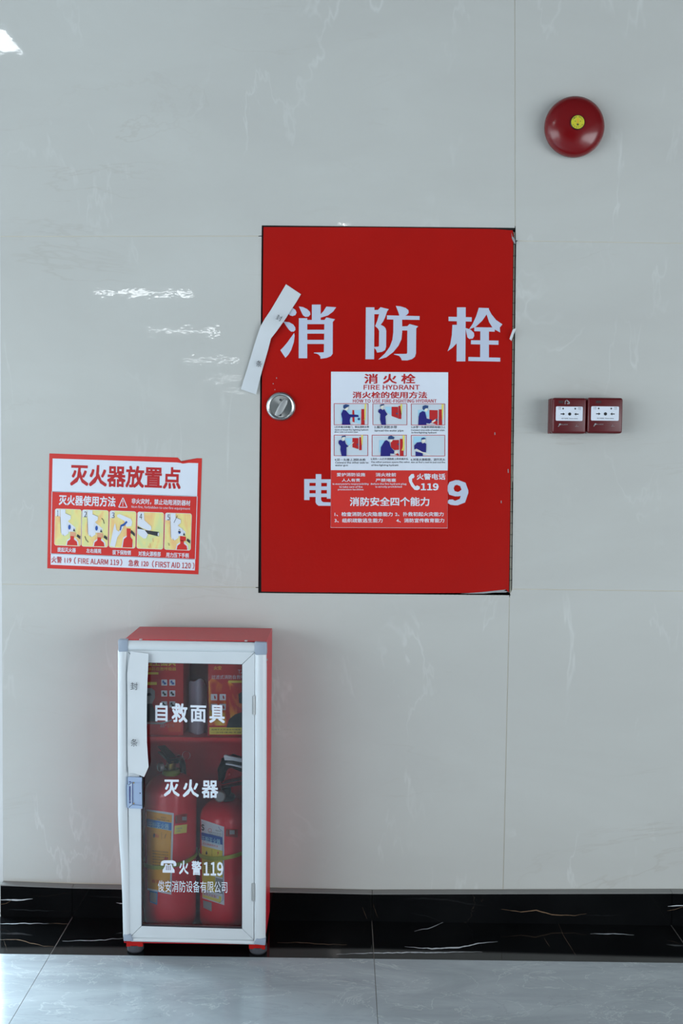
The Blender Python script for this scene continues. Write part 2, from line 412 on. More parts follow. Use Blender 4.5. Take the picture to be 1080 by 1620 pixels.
for L, w, m, par, fn in (
    (A7([(360, 226), (430, 230), (500, 228), (550, 217), (600, 212)]), 2.2, M_VEINW, fl, fpt),
    (A7([(183, 244), (280, 242), (400, 240), (560, 239)]), 1.6, M_VEINW, fl, fpt),
    (A7([(385, 185), (430, 176), (465, 160)]), .9, M_VEINW, fl, fpt),
    (A7([(840, 192), (900, 192), (953, 195)]), 1.2, M_VEINW, fl, fpt),
    (A7([(30, 215), (80, 214), (140, 219), (210, 220)]), .7, M_VEINB, fl, fpt),
    (A7([(755, 160), (770, 195), (803, 248)]), .8, M_VEINB, fl, fpt),
    (A7([(720, 203), (735, 225)]), .7, M_VEINB, fl, fpt),
    (A7([(610, 128), (660, 135), (700, 130), (740, 143), (800, 145), (830, 140)]), 1.6, M_VEINB, bb, skf),
    (A7([(250, 122), (262, 153)]), .6, M_VEINB, bb, skf), (A7([(278, 115), (290, 150)]), .6, M_VEINB, bb, skf),
    (A7([(1040, 122), (1062, 119), (1090, 120)]), 1.5, M_VEINW, bb, skf),
    (A7([(1040, 133), (1062, 128), (1080, 122)]), .6, M_VEINB, bb, skf),
    (A6([(-20, 626), (95, 625), (180, 629), (262, 617)]), 2.4, M_VEINW, bb, skf),
    (A6([(-20, 665), (50, 655), (95, 626)]), .7, M_VEINB, bb, skf),
    (A6([(930, 650), (990, 655)]), 1.6, M_VEINW, bb, skf),
    (A6([(-20, 818), (200, 815), (390, 814)]), 1.3, M_VEINW, fl, fpt), (A6([(390, 814), (545, 817)]), .7, M_VEINB, fl, fpt),
    (A6([(-20, 945), (130, 942), (240, 970), (350, 994), (430, 999)]), 1.0, M_VEINB, fl, fpt),
    (A6([(500, 956), (640, 952), (840, 948), (900, 938), (985, 933)]), .9, M_VEINW, fl, fpt),
    (A6([(30, 950), (45, 990), (58, 1035)]), .8, M_VEINB, fl, fpt)):
    vein(L, w, m, par, fn)
# rest of the hall
struct(MB().box((-HX, HY, HZ), (HX, 1.5, HZ+.1)).build('ceiling', M_DPLASTER, org=(0, 0, HZ)))
def side_wall(name, x0, x1):
    mb = MB()
    y0, y1, z0, z1 = -8.5, -1.2, .05, 2.2
    mb.box((x0, HY, 0), (x1, y0, HZ)).box((x0, y1, 0), (x1, 1.5, HZ)).box((x0, y0, 0), (x1, y1, z0)).box((x0, y0, z1), (x1, y1, HZ))
    return struct(mb.build(name, M_PLASTER, org=((x0+x1)/2, 0, 0)))
side_wall('wall_left', -HX-.2, -HX); side_wall('wall_right', HX, HX+.2)
struct(MB().box((-HX, HY-.2, 0), (HX, HY, HZ)).build('wall_front', M_PLASTER, org=(0, HY, 0)))
for k, x in ((1, -HX-.15), (2, HX+.09)):
    mb = MB()
    for y in (-8.5, -6.7, -4.9, -3.1, -1.25): mb.box((x, y, .05), (x+.06, y+.05, 2.2))
    mb.box((x, -8.5, .05), (x+.06, -1.2, .1)).box((x, -8.5, 2.15), (x+.06, -1.2, 2.2))
    w = struct(mb.build('window_%d' % k, M_ALU))  # unseen windows, added where the daylight fill comes in
# recess left of the pier
mb = MB().box((-HX, .63, 0), (XL+.1, .8, HZ)); rw = struct(mb.build('wall_recess', mat('white_recess_paint', (232, 240, 240), .6), org=(-2, 1.4, 0)))
MB().box((XL, .16, 0), (XL+.1, .63, HZ)).build('return_face', M_PLASTER, rw)

# ================================================================== LAMPS
def mirror(px, py, z=HZ):   # ceiling point whose reflection in the wall shows at this pixel
    d = ROT @ Vector(((px-540)/F, (810-py)/F, -1)); t = (z-CAM.z)/d.z; p = CAM+d*t
    return p.x, -p.y
rows = [(228, 462), (290, 523), (335, 569), (357, 600), (368, 619)]
def panel(xc, yc, label):
    t = thing('ceiling_lamp', label, 'lamp', (xc, yc, HZ), 'panel lamps in a row along the hall ceiling')
    mb = MB(); h = .012
    for a, b in (((-.62, -.17), (.62, -.15)), ((-.62, .15), (.62, .17)), ((-.62, -.15), (-.6, .15)), ((.6, -.15), (.62, .15))):
        mb.box((xc+a[0], yc+a[1], HZ-h), (xc+b[0], yc+b[1], HZ))
    mb.build('frame', M_ALU, t)
    MB().box((xc-.6, yc-.15, HZ-.008), (xc+.6, yc+.15, HZ-.002)).build('diffuser', M_LAMP, t)
LB = 'long white ceiling panel lamp, one of the receding row mirrored in the glossy wall'
LBN = ['the longest and topmost streak', 'second streak from the top', 'third streak from the top', 'fourth, short streak', 'lowest, shortest streak']
for p in rows:
    x, y = mirror(*p); panel(x, y, 'white ceiling panel lamp seen mirrored in the wall tiles, '+LBN[rows.index(p)])
x, y = mirror(35, 80); panel(x-.6, y+.15, 'white ceiling panel lamp nearest the wall, mirrored at its top left corner')
x, y = mirror(545, 352)
t = thing('ceiling_spot', 'small round ceiling spot reflected above the red hydrant door', 'lamp', (x, y, HZ))
MB().lathe([(.07, 0), (.07, -.012), (.055, -.015), (.055, -.004)], AX((x, y, HZ), (0, 0, 1)), 20, False).build('rim', M_ALU, t)
MB().lathe([(.001, 0), (.055, 0)], AX((x, y, HZ-.006), (0, 0, 1)), 20, False).build('lens', M_SPOT, t)

# ================================================================== HYDRANT CABINET
YD = -.004
t = thing('hydrant_cabinet', 'large red wall cabinet with white Chinese lettering recessed in the tiled wall', 'cabinet', (.11, 0, hz0))
x0, x1, z0, z1 = hx0, hx1, hz0, hz1
mb = MB().box((x0, .148, z0), (x1, .152, z1)).box((x0, .003, z0), (x0+.004, .148, z1)).box((x1-.004, .003, z0), (x1, .148, z1)).box((x0+.004, .003, z0), (x1-.004, .148, z0+.004)).box((x0+.004, .003, z1-.004), (x1-.004, .148, z1))
mb.build('body', M_DARK, t)
door_out = [(416.6, 359.2), (600, 359.8), (780, 362.2), (810.8, 364.5), (811.5, 372), (810.2, 480), (808.6, 640), (806.6, 800), (804.6, 936.3), (740, 938), (640, 938.5), (560, 937.6), (460, 936.6), (413.3, 935.8), (413, 800), (414.3, 600)]
mb = MB().prism(door_out, YD, .016); door = mb.build('door', M_RED, t)
mb = MB().prism([(413.6, 356.2), (815, 361.2), (815, 364), (413.6, 359)], .004, .03).prism([(413.6, 359), (417, 359), (413.8, 937), (408.5, 937)], .004, .03).prism([(408.5, 935), (808, 938), (808.2, 941), (408.4, 938.2)], .004, .03)
mb.build('gap_shade', M_DARK, t)  # dark strips put in as the shade of the gap round the door
mb = MB().prism([(809.5, 366), (815.6, 368), (808.4, 938), (803.5, 938)], .0035, .012); hg = mb.build('piano_hinge', M_HINGE, t)
kn = MB(); tk = MB()
A = at(812.9, 368, .0); B = at(806.3, 936, .0)
kn.tube([A, B], .0022, 8); kn.build('hinge_pin', M_HINGE, hg, smooth=True)
N = 31
for i in range(1, N):
    p = A.lerp(B, i/N); tk.box((p.x-.005, -.0026, p.z-.0006), (p.x+.005, .002, p.z+.0006))
tk.build('knuckle_joint', M_DARK, hg)
MB().prism([(814.6, 366), (816.2, 366), (809.4, 938), (808, 938)], .001, .006).build('gap_shade', M_DARK, t)
# torn foil at the lower edge and corner
tf = MB().prism([(728, 939.3), (762, 936.8), (800, 932.6), (797, 934.5), (803, 935.6), (800, 937.2), (780, 937.6), (765, 939)], YD-.0012, YD-.0004)
tf.build('torn_foil', M_GREYP, t)
MB().prism([(808.8, 368), (810.2, 374), (814, 378), (815.4, 386), (812.6, 384), (809.5, 377)], YD-.0012, YD-.0002).build('torn_foil', M_GREYP, t)
sc = MB()
for x, y, h in ((782.5, 686, 4), (803.5, 745, 6), (792.5, 794, 4), (437.3, 598, 2), (432, 607, 1.6), (434.5, 616.5, 1.2)): sc.flat([(x-.6, y-h/2), (x+.5, y-h/2), (x+.7, y+h/2), (x-.5, y+h/2)], lambda a, b: at(a, b, YD-.0003))
sc.build('paint_chip', M_GREYP, t)
# big letters
fnD = plane(YD)(1)
def polys(mb, L, ox, oy, sc_, fn):
    for i, P in enumerate(L): mb.flat([(ox+u/sc_, oy+v/sc_) for u, v in P], lambda x, y: fn(x, y)+Vector((0, -.00002*i, 0)))
def R4(a, b, c_, d): return [(a, b), (c_, b), (c_, d), (a, d)]
xiao = [[(240, 160), (320, 165), (365, 200), (383, 240), (365, 280), (320, 295), (280, 285), (255, 255)],
 [(175, 378), (270, 392), (330, 425), (362, 470), (365, 510), (340, 535), (300, 538), (265, 510), (230, 460)],
 [(345, 557), (352, 600), (340, 700), (300, 820), (255, 895), (210, 945), (130, 825), (180, 775), (235, 710)],
 [(418, 145), (480, 155), (545, 185), (590, 230), (598, 270), (570, 303), (520, 308), (485, 285), (460, 240)],
 [(845, 148), (998, 158), (950, 225), (870, 285), (755, 320), (755, 268), (800, 220)],
 R4(620, 117, 757, 360), [(418, 328), (548, 328), (548, 355), (548, 950), (415, 950)], R4(546, 355, 817, 420),
 [(815, 356), (845, 315), (980, 345), (945, 385), (943, 880), (915, 918), (850, 945), (755, 958), (750, 920), (720, 890), (690, 878), (650, 872), (655, 862), (800, 858), (806, 850)],
 R4(546, 508, 812, 568), R4(546, 665, 810, 728)]
fang = [[(92, 175), (238, 175), (232, 1062), (85, 1062)],
 [(235, 222), (300, 218), (342, 172), (485, 207), (455, 245), (420, 350), (385, 420), (345, 472), (400, 500), (430, 535), (440, 580), (438, 850), (420, 905), (370, 935), (285, 950), (265, 900), (235, 870), (235, 850), (290, 850), (315, 838), (318, 580), (300, 540), (250, 495), (285, 410), (318, 292), (235, 292)],
 [(603, 150), (690, 160), (770, 185), (820, 225), (822, 265), (800, 298), (765, 320), (665, 320), (640, 240)],
 [(452, 312), (1010, 325), (1010, 390), (452, 382)],
 [(562, 380), (712, 385), (712, 600), (700, 720), (650, 830), (560, 940), (440, 1030), (305, 1068), (420, 960), (500, 850), (545, 730), (560, 600)],
 [(705, 500), (800, 497), (838, 460), (987, 500), (952, 535), (948, 960), (930, 1020), (880, 1060), (800, 1082), (705, 1080), (690, 1040), (660, 1005), (570, 980), (575, 972), (785, 970), (798, 955), (800, 570), (705, 570)]]
shuan = [[(188, 135), (303, 135), (298, 845), (182, 845)], [(77, 258), (382, 265), (380, 322), (77, 315)],
 [(128, 365), (190, 365), (190, 600), (130, 665), (65, 712), (100, 620), (120, 500)],
 [(298, 405), (345, 420), (375, 435), (410, 470), (415, 510), (395, 545), (350, 550), (325, 530), (310, 460)],
 [(475, 140), (608, 145), (605, 160), (577, 228), (520, 310), (435, 390), (345, 425), (395, 350), (440, 250)],
 [(576, 226), (605, 158), (640, 225), (700, 300), (785, 358), (750, 400), (755, 465), (690, 430), (650, 395), (610, 330)],
 [(415, 396), (685, 400), (683, 455), (415, 448)], [(495, 440), (607, 440), (607, 800), (492, 800)],
 [(373, 567), (733, 572), (733, 627), (370, 620)], [(338, 787), (756, 797), (756, 848), (336, 840)]]
dian = [[(452, 155), (588, 155), (582, 780), (600, 820), (640, 840), (815, 845), (815, 930), (520, 928), (470, 890), (448, 840)],
 R4(170, 275, 298, 788), R4(290, 275, 460, 368), R4(580, 282, 820, 370), R4(290, 445, 455, 545), R4(580, 455, 730, 545), R4(290, 625, 455, 712), R4(580, 630, 730, 716), [(725, 282), (822, 282), (815, 755), (722, 755)]]
for L, ox, oy, s_ in ((xiao, 430, 470, 9.818), (fang, 570, 470, 10.8), (shuan, 700, 470, 8.308), (dian, 470, 740, 15.43)):
    mb = MB(); polys(mb, L, ox, oy, s_, fnD); mb.build('letter', M_LETTER, t)
mb = MB(); text(mb, '9', (706.5, 759.3, 740.8, 799.6), fnD, .045); mb.build('letter', M_LETTER, t)
# lock
lc = at(444.2, 643.2, YD); LR = 23.2*2.746/F
lock = MB().lathe([(LR*.99, -.001), (LR, .004), (LR*.96, .008), (LR*.86, .0105), (LR*.78, .0095), (LR*.755, .006)], AX(lc, (0, -1, 0)), 48, False).build('lock', M_STEEL, t, smooth=True)
n_ = NT('radial_brushed_steel', .3); n_.b.inputs['Metallic'].default_value = 1; n_.b.inputs['Base Color'].default_value = (.5, .51, .5, 1)
n_.b.inputs['Anisotropic'].default_value = .8; tn = n_.t.nodes.new('ShaderNodeTangent'); tn.direction_type = 'RADIAL'; tn.axis = 'Y'; n_.t.links.new(tn.outputs[0], n_.b.inputs['Tangent'])
o = MB().lathe([(.0005, .0052), (LR*.3, .005), (LR*.74, .004)], AX((0, 0, 0), (0, -1, 0)), 48, False)
o.v = [v+lc for v in o.v]; dish = o.build('lock_dish', n_.m, lock, smooth=True)
dish.data.transform(Matrix.Translation(-(lc-t.location))); dish.location = (lc-t.location)
MB().lathe([(LR*.74, .0048), (LR*.765, .0062)], AX(lc, (0, -1, 0)), 48, False).build('lock_groove', M_BLACKP, lock)
hp = [(552.8, 1300), (572, 1318), (520, 1425), (455, 1478), (430, 1462), (470, 1380), (520, 1310)]
hp = [(545, 1285), (572, 1306), (562, 1345), (522, 1425), (498, 1452), (462, 1476), (434, 1462), (440, 1440), (465, 1385), (500, 1330)]
hpp = [(370+u/6.75, 440+v/6.75) for u, v in hp]
MB().prism(hpp, YD-.014, YD-.004).build('turn_handle', M_STEEL2, lock, bevel=.0012)
for u, v in ((497, 1300), (497, 1462)):
    p = at(370+u/6.75, 440+v/6.75, YD); MB().lathe([(.0001, .0075), (.0028, .0072), (.0033, .0045)], AX(p, (0, -1, 0)), 14, False).build('screw', M_FOOT, lock, smooth=True)

# ================================================================== POSTER ON DOOR
YP = YD-.0012
o = MB().prism([(523.5, 588), (708.7, 589), (707.6, 835.6), (522.9, 834.8)], YP, YD-.0002)
post = o.build('instruction_poster', M_PWHITE); tag(post, 'white and red fire hydrant instruction poster stuck on the red door', 'poster')
f0 = plane(YP)(1); f1 = plane(YP)(2); f2 = plane(YP)(3); f3 = plane(YP)(4); f4 = plane(YP)(5)
mb = MB().flat([(523.3, 743.8), (708, 744.3), (707.4, 835.1), (523.1, 834.4)], f0); mb.build('red_panel', M_PRED, post)
for s_, bx, bo in (('消 火 栓', (576, 591.3, 656.8, 607), .03), ('FIRE HYDRANT', (575, 609, 663.6, 616.5), .02), ('消火栓的使用方法', (557.6, 619.5, 675.3, 630.2), .03), ('HOW TO USE FIRE-FIGHTING HYDRANT', (558, 631.6, 690.4, 637), .02)): lines([(s_, bx, bo)], f0, 'lettering', M_PDRED, post)
for s_, bx in (('1.打开或击碎箱门，取出消防水带', (529, 673.7, 583.5, 677.4)), ('Open or break fire-fighting hydrant', (529, 678.7, 582.5, 681.9)), ('door take out water pipe', (529, 682.3, 566, 685)),
    ('2.展开消防水带', (591.7, 673.5, 627.6, 677.8)), ('Spread the water pipe', (592, 679.7, 638, 683.4)), ('3.水带一头接到消防栓接口上', (650, 673.8, 704.4, 677.6)), ('Connect one side of water pipe', (650, 679, 703, 682.3)), ('to fire-fighting hydrant', (650.4, 683, 690.4, 686.3)),
    ('4.另一头接上消防水枪', (529, 725.3, 578, 729.4)), ('Connect the other side to', (530, 730.2, 582.5, 733.4)), ('water gun', (530, 735, 550, 738.3)), ('5.另外一人打开消防栓上的水阀开头', (586.4, 724.3, 645.5, 727.9)), ('The other person opens the valve', (586.4, 729.6, 647.7, 733)), ('of fire-fighting hydrant', (587, 734.5, 630, 738)),
    ('6.对准火源根部，进行灭火', (649.6, 725, 704, 729.2)), ("Aim at fire's root to put out fire", (649.6, 730, 703.9, 733.3))): lines([(s_, bx, .015)], f0, 'caption', M_INK, post)
for s_, bx, bo in (('爱护消防设施', (532.4, 748, 577.5, 753.7), .02), ('人人有责', (540.5, 757, 569.3, 762.3), .02), ("Is everyone's responsibility", (526, 764, 583.3, 767.8), .01), ('to take care of fire', (536.6, 768.5, 573.2, 771.8), .01), ('protection facilities', (534.3, 773, 574.7, 776.4), .01),
    ('消火栓前', (594, 748, 626.3, 753.9), .02), ('严禁堵塞', (594, 757, 626.3, 762.4), .02), ('Before the fire hydrant plug', (586.4, 764, 642.8, 767.8), .01), ('is strictly prohibited', (593.6, 768.6, 635.4, 772.2), .01),
    ('火警电话', (659, 749.2, 704.4, 759), .03), ('119', (665.5, 764.5, 693.6, 775.9), .045), ('消防安全四个能力', (553, 786.4, 679, 800.6), .03),
    ('1、检查消防火灾隐患能力', (529, 810, 620.8, 816.8), .025), ('2、扑救初起火灾能力', (624.7, 810, 701.5, 816.8), .025), ('3、组织疏散逃生能力', (529, 820, 605, 826.7), .025), ('4、消防宣传教育能力', (626.7, 820, 702.5, 826.7), .025)): lines([(s_, bx, max(bo, .014))], f1, 'white_lettering', M_PWHITE, post)
mb = MB()
c4 = lambda L: [(510+u/5.143, 700+v/5.143) for u, v in L]
mb.flat(c4([(722, 258), (742, 256), (748, 280), (738, 292), (728, 292), (728, 318), (745, 345), (757, 358), (768, 348), (792, 360), (790, 380), (770, 388), (748, 385), (722, 355), (704, 320), (700, 282)]), f1)
mb.build('telephone_symbol', M_PWHITE, post)
# six pictures
pics = [(528, 638.2, 582.3, 672.4), (589.3, 638.3, 643.8, 672.5), (650, 638.6, 703.7, 672.8), (528, 688, 582, 721.4), (588, 688, 643, 721.6), (650, 688.2, 703.7, 721.8)]
SA = 10.8; SB = 10.286
def pa(L): return [(520+u/SA, 630+v/SA) for u, v in L]
def pb(L): return [(610+u/SB, 630+v/SB) for u, v in L]
def c3(L): return [(510+u/5.143, 580+v/5.143) for u, v in L]
art = [ # (navy, cap, skin, red, yellow, light blue, dark)
 dict(lb=[pa([(205, 200), (385, 200), (385, 390), (205, 400)]), pa([(432, 205), (536, 205), (536, 440), (442, 412)])], red=[pa([(403, 200), (432, 205), (440, 412), (403, 402)]), pa([(555, 185), (602, 185), (612, 452), (552, 452)])],
   yel=[pa([(612, 95), (637, 95), (625, 370), (585, 372), (605, 330)])], skin=[pa([(265, 160), (335, 150), (328, 185), (300, 218), (275, 195)])], cap=[pa([(245, 165), (250, 120), (290, 103), (352, 118), (340, 140), (320, 150), (270, 185)]), pa(circ(512, 355, 22, 10))],
   navy=[pa([(245, 195), (290, 210), (350, 275), (500, 285), (510, 320), (370, 325), (355, 380), (370, 452), (225, 452), (230, 360), (210, 270)])]),
 dict(lb=[pa([(960, 145), (1070, 145), (1070, 290), (985, 240)])], red=[pb([(95, 140), (200, 140), (200, 328), (95, 290)]), pb([(207, 125), (240, 125), (255, 265), (252, 338), (205, 335)])], yel=[pb([(240, 98), (268, 98), (258, 262), (228, 265), (240, 230)])],
   skin=[pa([(880, 125), (935, 120), (932, 155), (915, 195), (890, 175)])], cap=[pa([(875, 135), (885, 108), (940, 100), (945, 118), (900, 130), (885, 160)]), pb(circ(180, 250, 14, 8))],
   navy=[pa([(885, 180), (920, 205), (945, 185), (970, 230), (1000, 275), (965, 310), (975, 455), (900, 455), (875, 360), (880, 270), (842, 235), (850, 195)])]),
 dict(lb=[pb([(525, 190), (700, 190), (700, 300), (525, 310)])], red=[pb([(712, 192), (845, 195), (842, 436), (760, 405), (712, 390)]), pb([(863, 182), (912, 182), (918, 436), (860, 436)])], yel=[pb([(910, 98), (942, 98), (925, 350), (888, 352), (905, 320)])],
   skin=[pb([(625, 175), (670, 160), (690, 180), (660, 225), (632, 205)]), pb([(740, 385), (815, 335), (835, 355), (760, 402)])], cap=[pb([(598, 175), (600, 130), (640, 112), (693, 122), (685, 165), (650, 165), (620, 195)]), pb(circ(825, 352, 18, 8))],
   navy=[pb([(550, 240), (600, 208), (640, 225), (665, 330), (750, 350), (745, 385), (715, 415), (660, 405), (660, 434), (528, 434), (535, 300)])]),
 dict(lb=[pa([(270, 680), (390, 680), (390, 800), (330, 820)])], red=[pa([(403, 680), (505, 680), (505, 870), (403, 838)]), pa([(520, 665), (548, 665), (562, 800), (560, 888), (518, 888)])], yel=[pa([(555, 628), (582, 628), (572, 800), (540, 805), (555, 770)])],
   skin=[pa([(222, 668), (275, 660), (275, 690), (248, 735), (225, 705)]), pa([(330, 825), (420, 748), (428, 755), (345, 835)])], cap=[pa([(215, 680), (225, 645), (280, 638), (292, 662), (240, 665), (225, 690)]), pa(circ(490, 790, 14, 8))],
   navy=[pa([(200, 710), (240, 735), (270, 718), (290, 780), (335, 822), (300, 840), (300, 990), (220, 990), (195, 880), (200, 820), (163, 770), (170, 725)])]),
 dict(lb=[pa([(860, 715), (960, 715), (960, 925), (860, 925)])], red=[pb([(80, 700), (120, 680), (215, 680), (215, 840), (140, 845), (85, 800)]), pb([(230, 662), (275, 662), (290, 850), (290, 944), (228, 944)]), pb([(150, 880), (212, 905), (212, 935), (150, 920)])], yel=[pb([(275, 603), (305, 603), (305, 850), (255, 852), (275, 800)])],
   skin=[pb([(60, 680), (125, 660), (100, 705), (75, 720)]), pb([(135, 870), (185, 850), (200, 880), (160, 915)])], cap=[pb([(32, 665), (45, 620), (90, 606), (145, 640), (125, 668), (60, 668)]), pb([(180, 750), (212, 735), (212, 765)])],
   navy=[pb([(-20, 700), (10, 680), (60, 715), (80, 800), (140, 860), (130, 905), (72, 900), (72, 944), (-85, 944), (-80, 800)])]),
 dict(lb=[pb([(450, 625), (655, 625), (620, 700), (500, 720), (450, 760)])], red=[], yel=[], skin=[pb([(580, 675), (650, 668), (645, 705), (612, 735), (585, 715)]), pb([(470, 835), (500, 825), (620, 880), (740, 932), (720, 932), (600, 895)])], cap=[pb([(575, 690), (580, 650), (620, 638), (658, 660), (600, 675), (585, 700)])],
   navy=[pb([(510, 720), (575, 712), (600, 740), (625, 725), (658, 740), (655, 880), (600, 875), (500, 820), (465, 835), (462, 770)]), pb([(485, 865), (600, 895), (605, 944), (485, 944)])])]
ML = dict(lb=M_LBLUE, red=M_PDRED, yel=M_YEL, skin=M_SKIN, cap=M_CAP, navy=M_NAVY)
NM = dict(lb='window', red='hydrant_box', yel='wall_strip', skin='hand_and_face', cap='cap', navy='uniform')
M_PICBG = mat('picture_ground', (202, 214, 224), .4)
for (x0, y0, x1, y1), a in zip(pics, art):
    mb = MB(); frame(mb, x0, y0, x1, y1, .8, f1); pf = mb.build('picture_frame', M_PDRED, post)
    MB().flat(rect(x0+.5, y0+.5, x1-.5, y1-.5), f0).build('picture', M_PICBG, pf)
    for i, k in enumerate(('lb', 'red', 'yel', 'skin', 'cap', 'navy')):
        if a[k]:
            mb = MB()
            for P in a[k]: mb.flat(P, (f1, f2, f2, f3, f3, f4)[i])
            mb.build(NM[k], ML[k], pf)

# ================================================================== SEAL STRIPS
def strip(name, L, Rr, Yf, label, m=M_PAPER, chars=(), cat='paper strip'):
    mb = MB(); n = len(L); nu = 5; vs = []
    for i in range(n):
        for k in range(nu):
            u = k/(nu-1); x = L[i][0]+(Rr[i][0]-L[i][0])*u; y = L[i][1]+(Rr[i][1]-L[i][1])*u
            vs.append(at(x, y, Yf(i/(n-1), u)))
    m0 = len(vs); vs += [v+Vector((0, .0003, 0)) for v in vs]
    fs = []
    for i in range(n-1):
        for k in range(nu-1):
            a = i*nu+k; q = (a, a+1, a+nu+1, a+nu); fs.append(q); fs.append(tuple(j+m0 for j in q[::-1]))
    ring = [i*nu for i in range(n)] + [(n-1)*nu+k for k in range(1, nu)] + [i*nu+nu-1 for i in range(n-2, -1, -1)] + [k for k in range(nu-2, 0, -1)]
    for a, b in zip(ring, ring[1:]+ring[:1]): fs.append((a, b, b+m0, a+m0))
    mb.add(vs, fs); o = mb.build(name, m, smooth=True); tag(o, label, cat); return o
Ld = [(452.2, 449.6), (440, 470.5), (427.8, 491), (419, 504), (412.2, 515.6), (405.5, 535), (398.5, 558), (392.2, 579), (386.5, 597), (380.7, 615.8)]
Rd = [(475.9, 465.5), (468.5, 478), (460, 490.8), (453, 502), (446.5, 511.5), (437.5, 524), (428.5, 535.5), (424, 553), (414, 588), (404.8, 624)]
def yd(t_, u): return YD-.0022 - .010*math.exp(-((t_-.5)/.16)**2)*(.35+.65*u) - .003*t_*u
so = strip('seal_strip', Ld, Rd, yd, 'slanting white paper seal across the left edge of the red door')
def ink(par, txt, cx, cy, w, h, ang, Y, m=M_INK):
    vs, fs = glyphs(txt, 0, 1.0)[:2]; ca, sa = math.cos(ang), math.sin(ang); mb = MB()
    mb.add([at(cx+(u-.5)*w*ca-(v-.5)*h*sa, cy+(u-.5)*w*sa+(v-.5)*h*ca, Y) for u, v in vs], fs); return mb.build('lettering', m, par)
ink(so, '封', 441.3, 502.8, 9, 9, .45, YD-.0135); ink(so, '条', 409.5, 575.5, 9, 10, .15, YD-.0085)
mb = strip('torn_seal_end', [(811, 521), (808, 529), (805.6, 536)], [(816.4, 519), (811.5, 531), (808.8, 539.5)], lambda a, b: YD-.006-.006*(1-a), 'small curled torn paper end at the right edge of the red door')

# ================================================================== BELL
bc = at(908.5, 200.5, -.02); BR = 46.6*2.73/F
t = thing('alarm_bell', 'round red fire alarm bell high on the right of the wall', 'alarm bell', (bc.x, 0, bc.z))
MB().lathe([(.048, 0), (.048, .018), (.03, .02)], AX((bc.x, 0, bc.z), (0, -1, 0)), 32).build('base', M_BLACKP, t)
prof = [(BR*.975, .010), (BR*.995, .0125), (BR, .016)]
for i in range(1, 15):
    a = i/14*math.pi/2; prof.append((BR*(math.cos(a)**.75 if i < 14 else .16), .018+.036*math.sin(a)))
MB().lathe(prof, AX((bc.x, 0, bc.z), (0, -1, 0)), 64).build('gong', M_BELL, t, smooth=True)
lx = bc + Vector((.0, 0, 0)); lp = Vector((bc.x, 0, bc.z))
dsk = MB().lathe([(.0185, .0535), (.0185, .0565), (.0178, .0572)], AX(lp, (0, -1, 0)), 32).build('centre_cap', M_BLACKP, t)
bl = MB().lathe([(.0168, .0572), (.0166, .0579)], AX(lp, (0, -1, 0)), 32).build('centre_label', M_BYEL, t)
fB = lambda x, z: Vector((lp.x+x, -.0582, lp.z-z))
mb = MB()
vsn = 'FIRE ALARM'
for i, ch in enumerate('FIRE BELL'):
    if ch == ' ': continue
    a = math.radians(-150+i*15-0); a = math.radians(-150 + i*15)
    vs, fs = glyphs(ch, .02, 1.0)[:2]; c_, s_ = math.cos(a), math.sin(a)
    mb.add([fB(.0135*c_ + (-(u-.5)*s_)*.0026 + (.5-v)*c_*.0032, .0135*s_ + (u-.5)*c_*.0026 + (.5-v)*s_*.0032) for u, v in vs], fs)
for i, ch in enumerate('消防警铃火警'):
    a = math.radians(150-i*24); vs, fs = glyphs(ch, .0, 1.0)[:2]; c_, s_ = math.cos(a), math.sin(a)
    mb.add([fB(.0132*c_ + ((u-.5)*s_)*.003 - (.5-v)*c_*.003, .0132*s_ - (u-.5)*c_*.003 - (.5-v)*s_*.003) for u, v in vs], fs)
mb.flat(circ(-.0065, -.002, .0012, 8), fB).flat(circ(.0065, -.002, .0012, 8), fB); text(mb, '警', (-.003, .004, .003, .0085), fB, .02)
mb.build('lettering', M_DGREYP, bl)
mb = MB(); text(mb, 'A', (-.003, -.006, .003, .003), fB, .03); mb.flat(circ(0, -.0075, .0022, 12), fB); mb.build('emblem', M_ORANGE, bl)

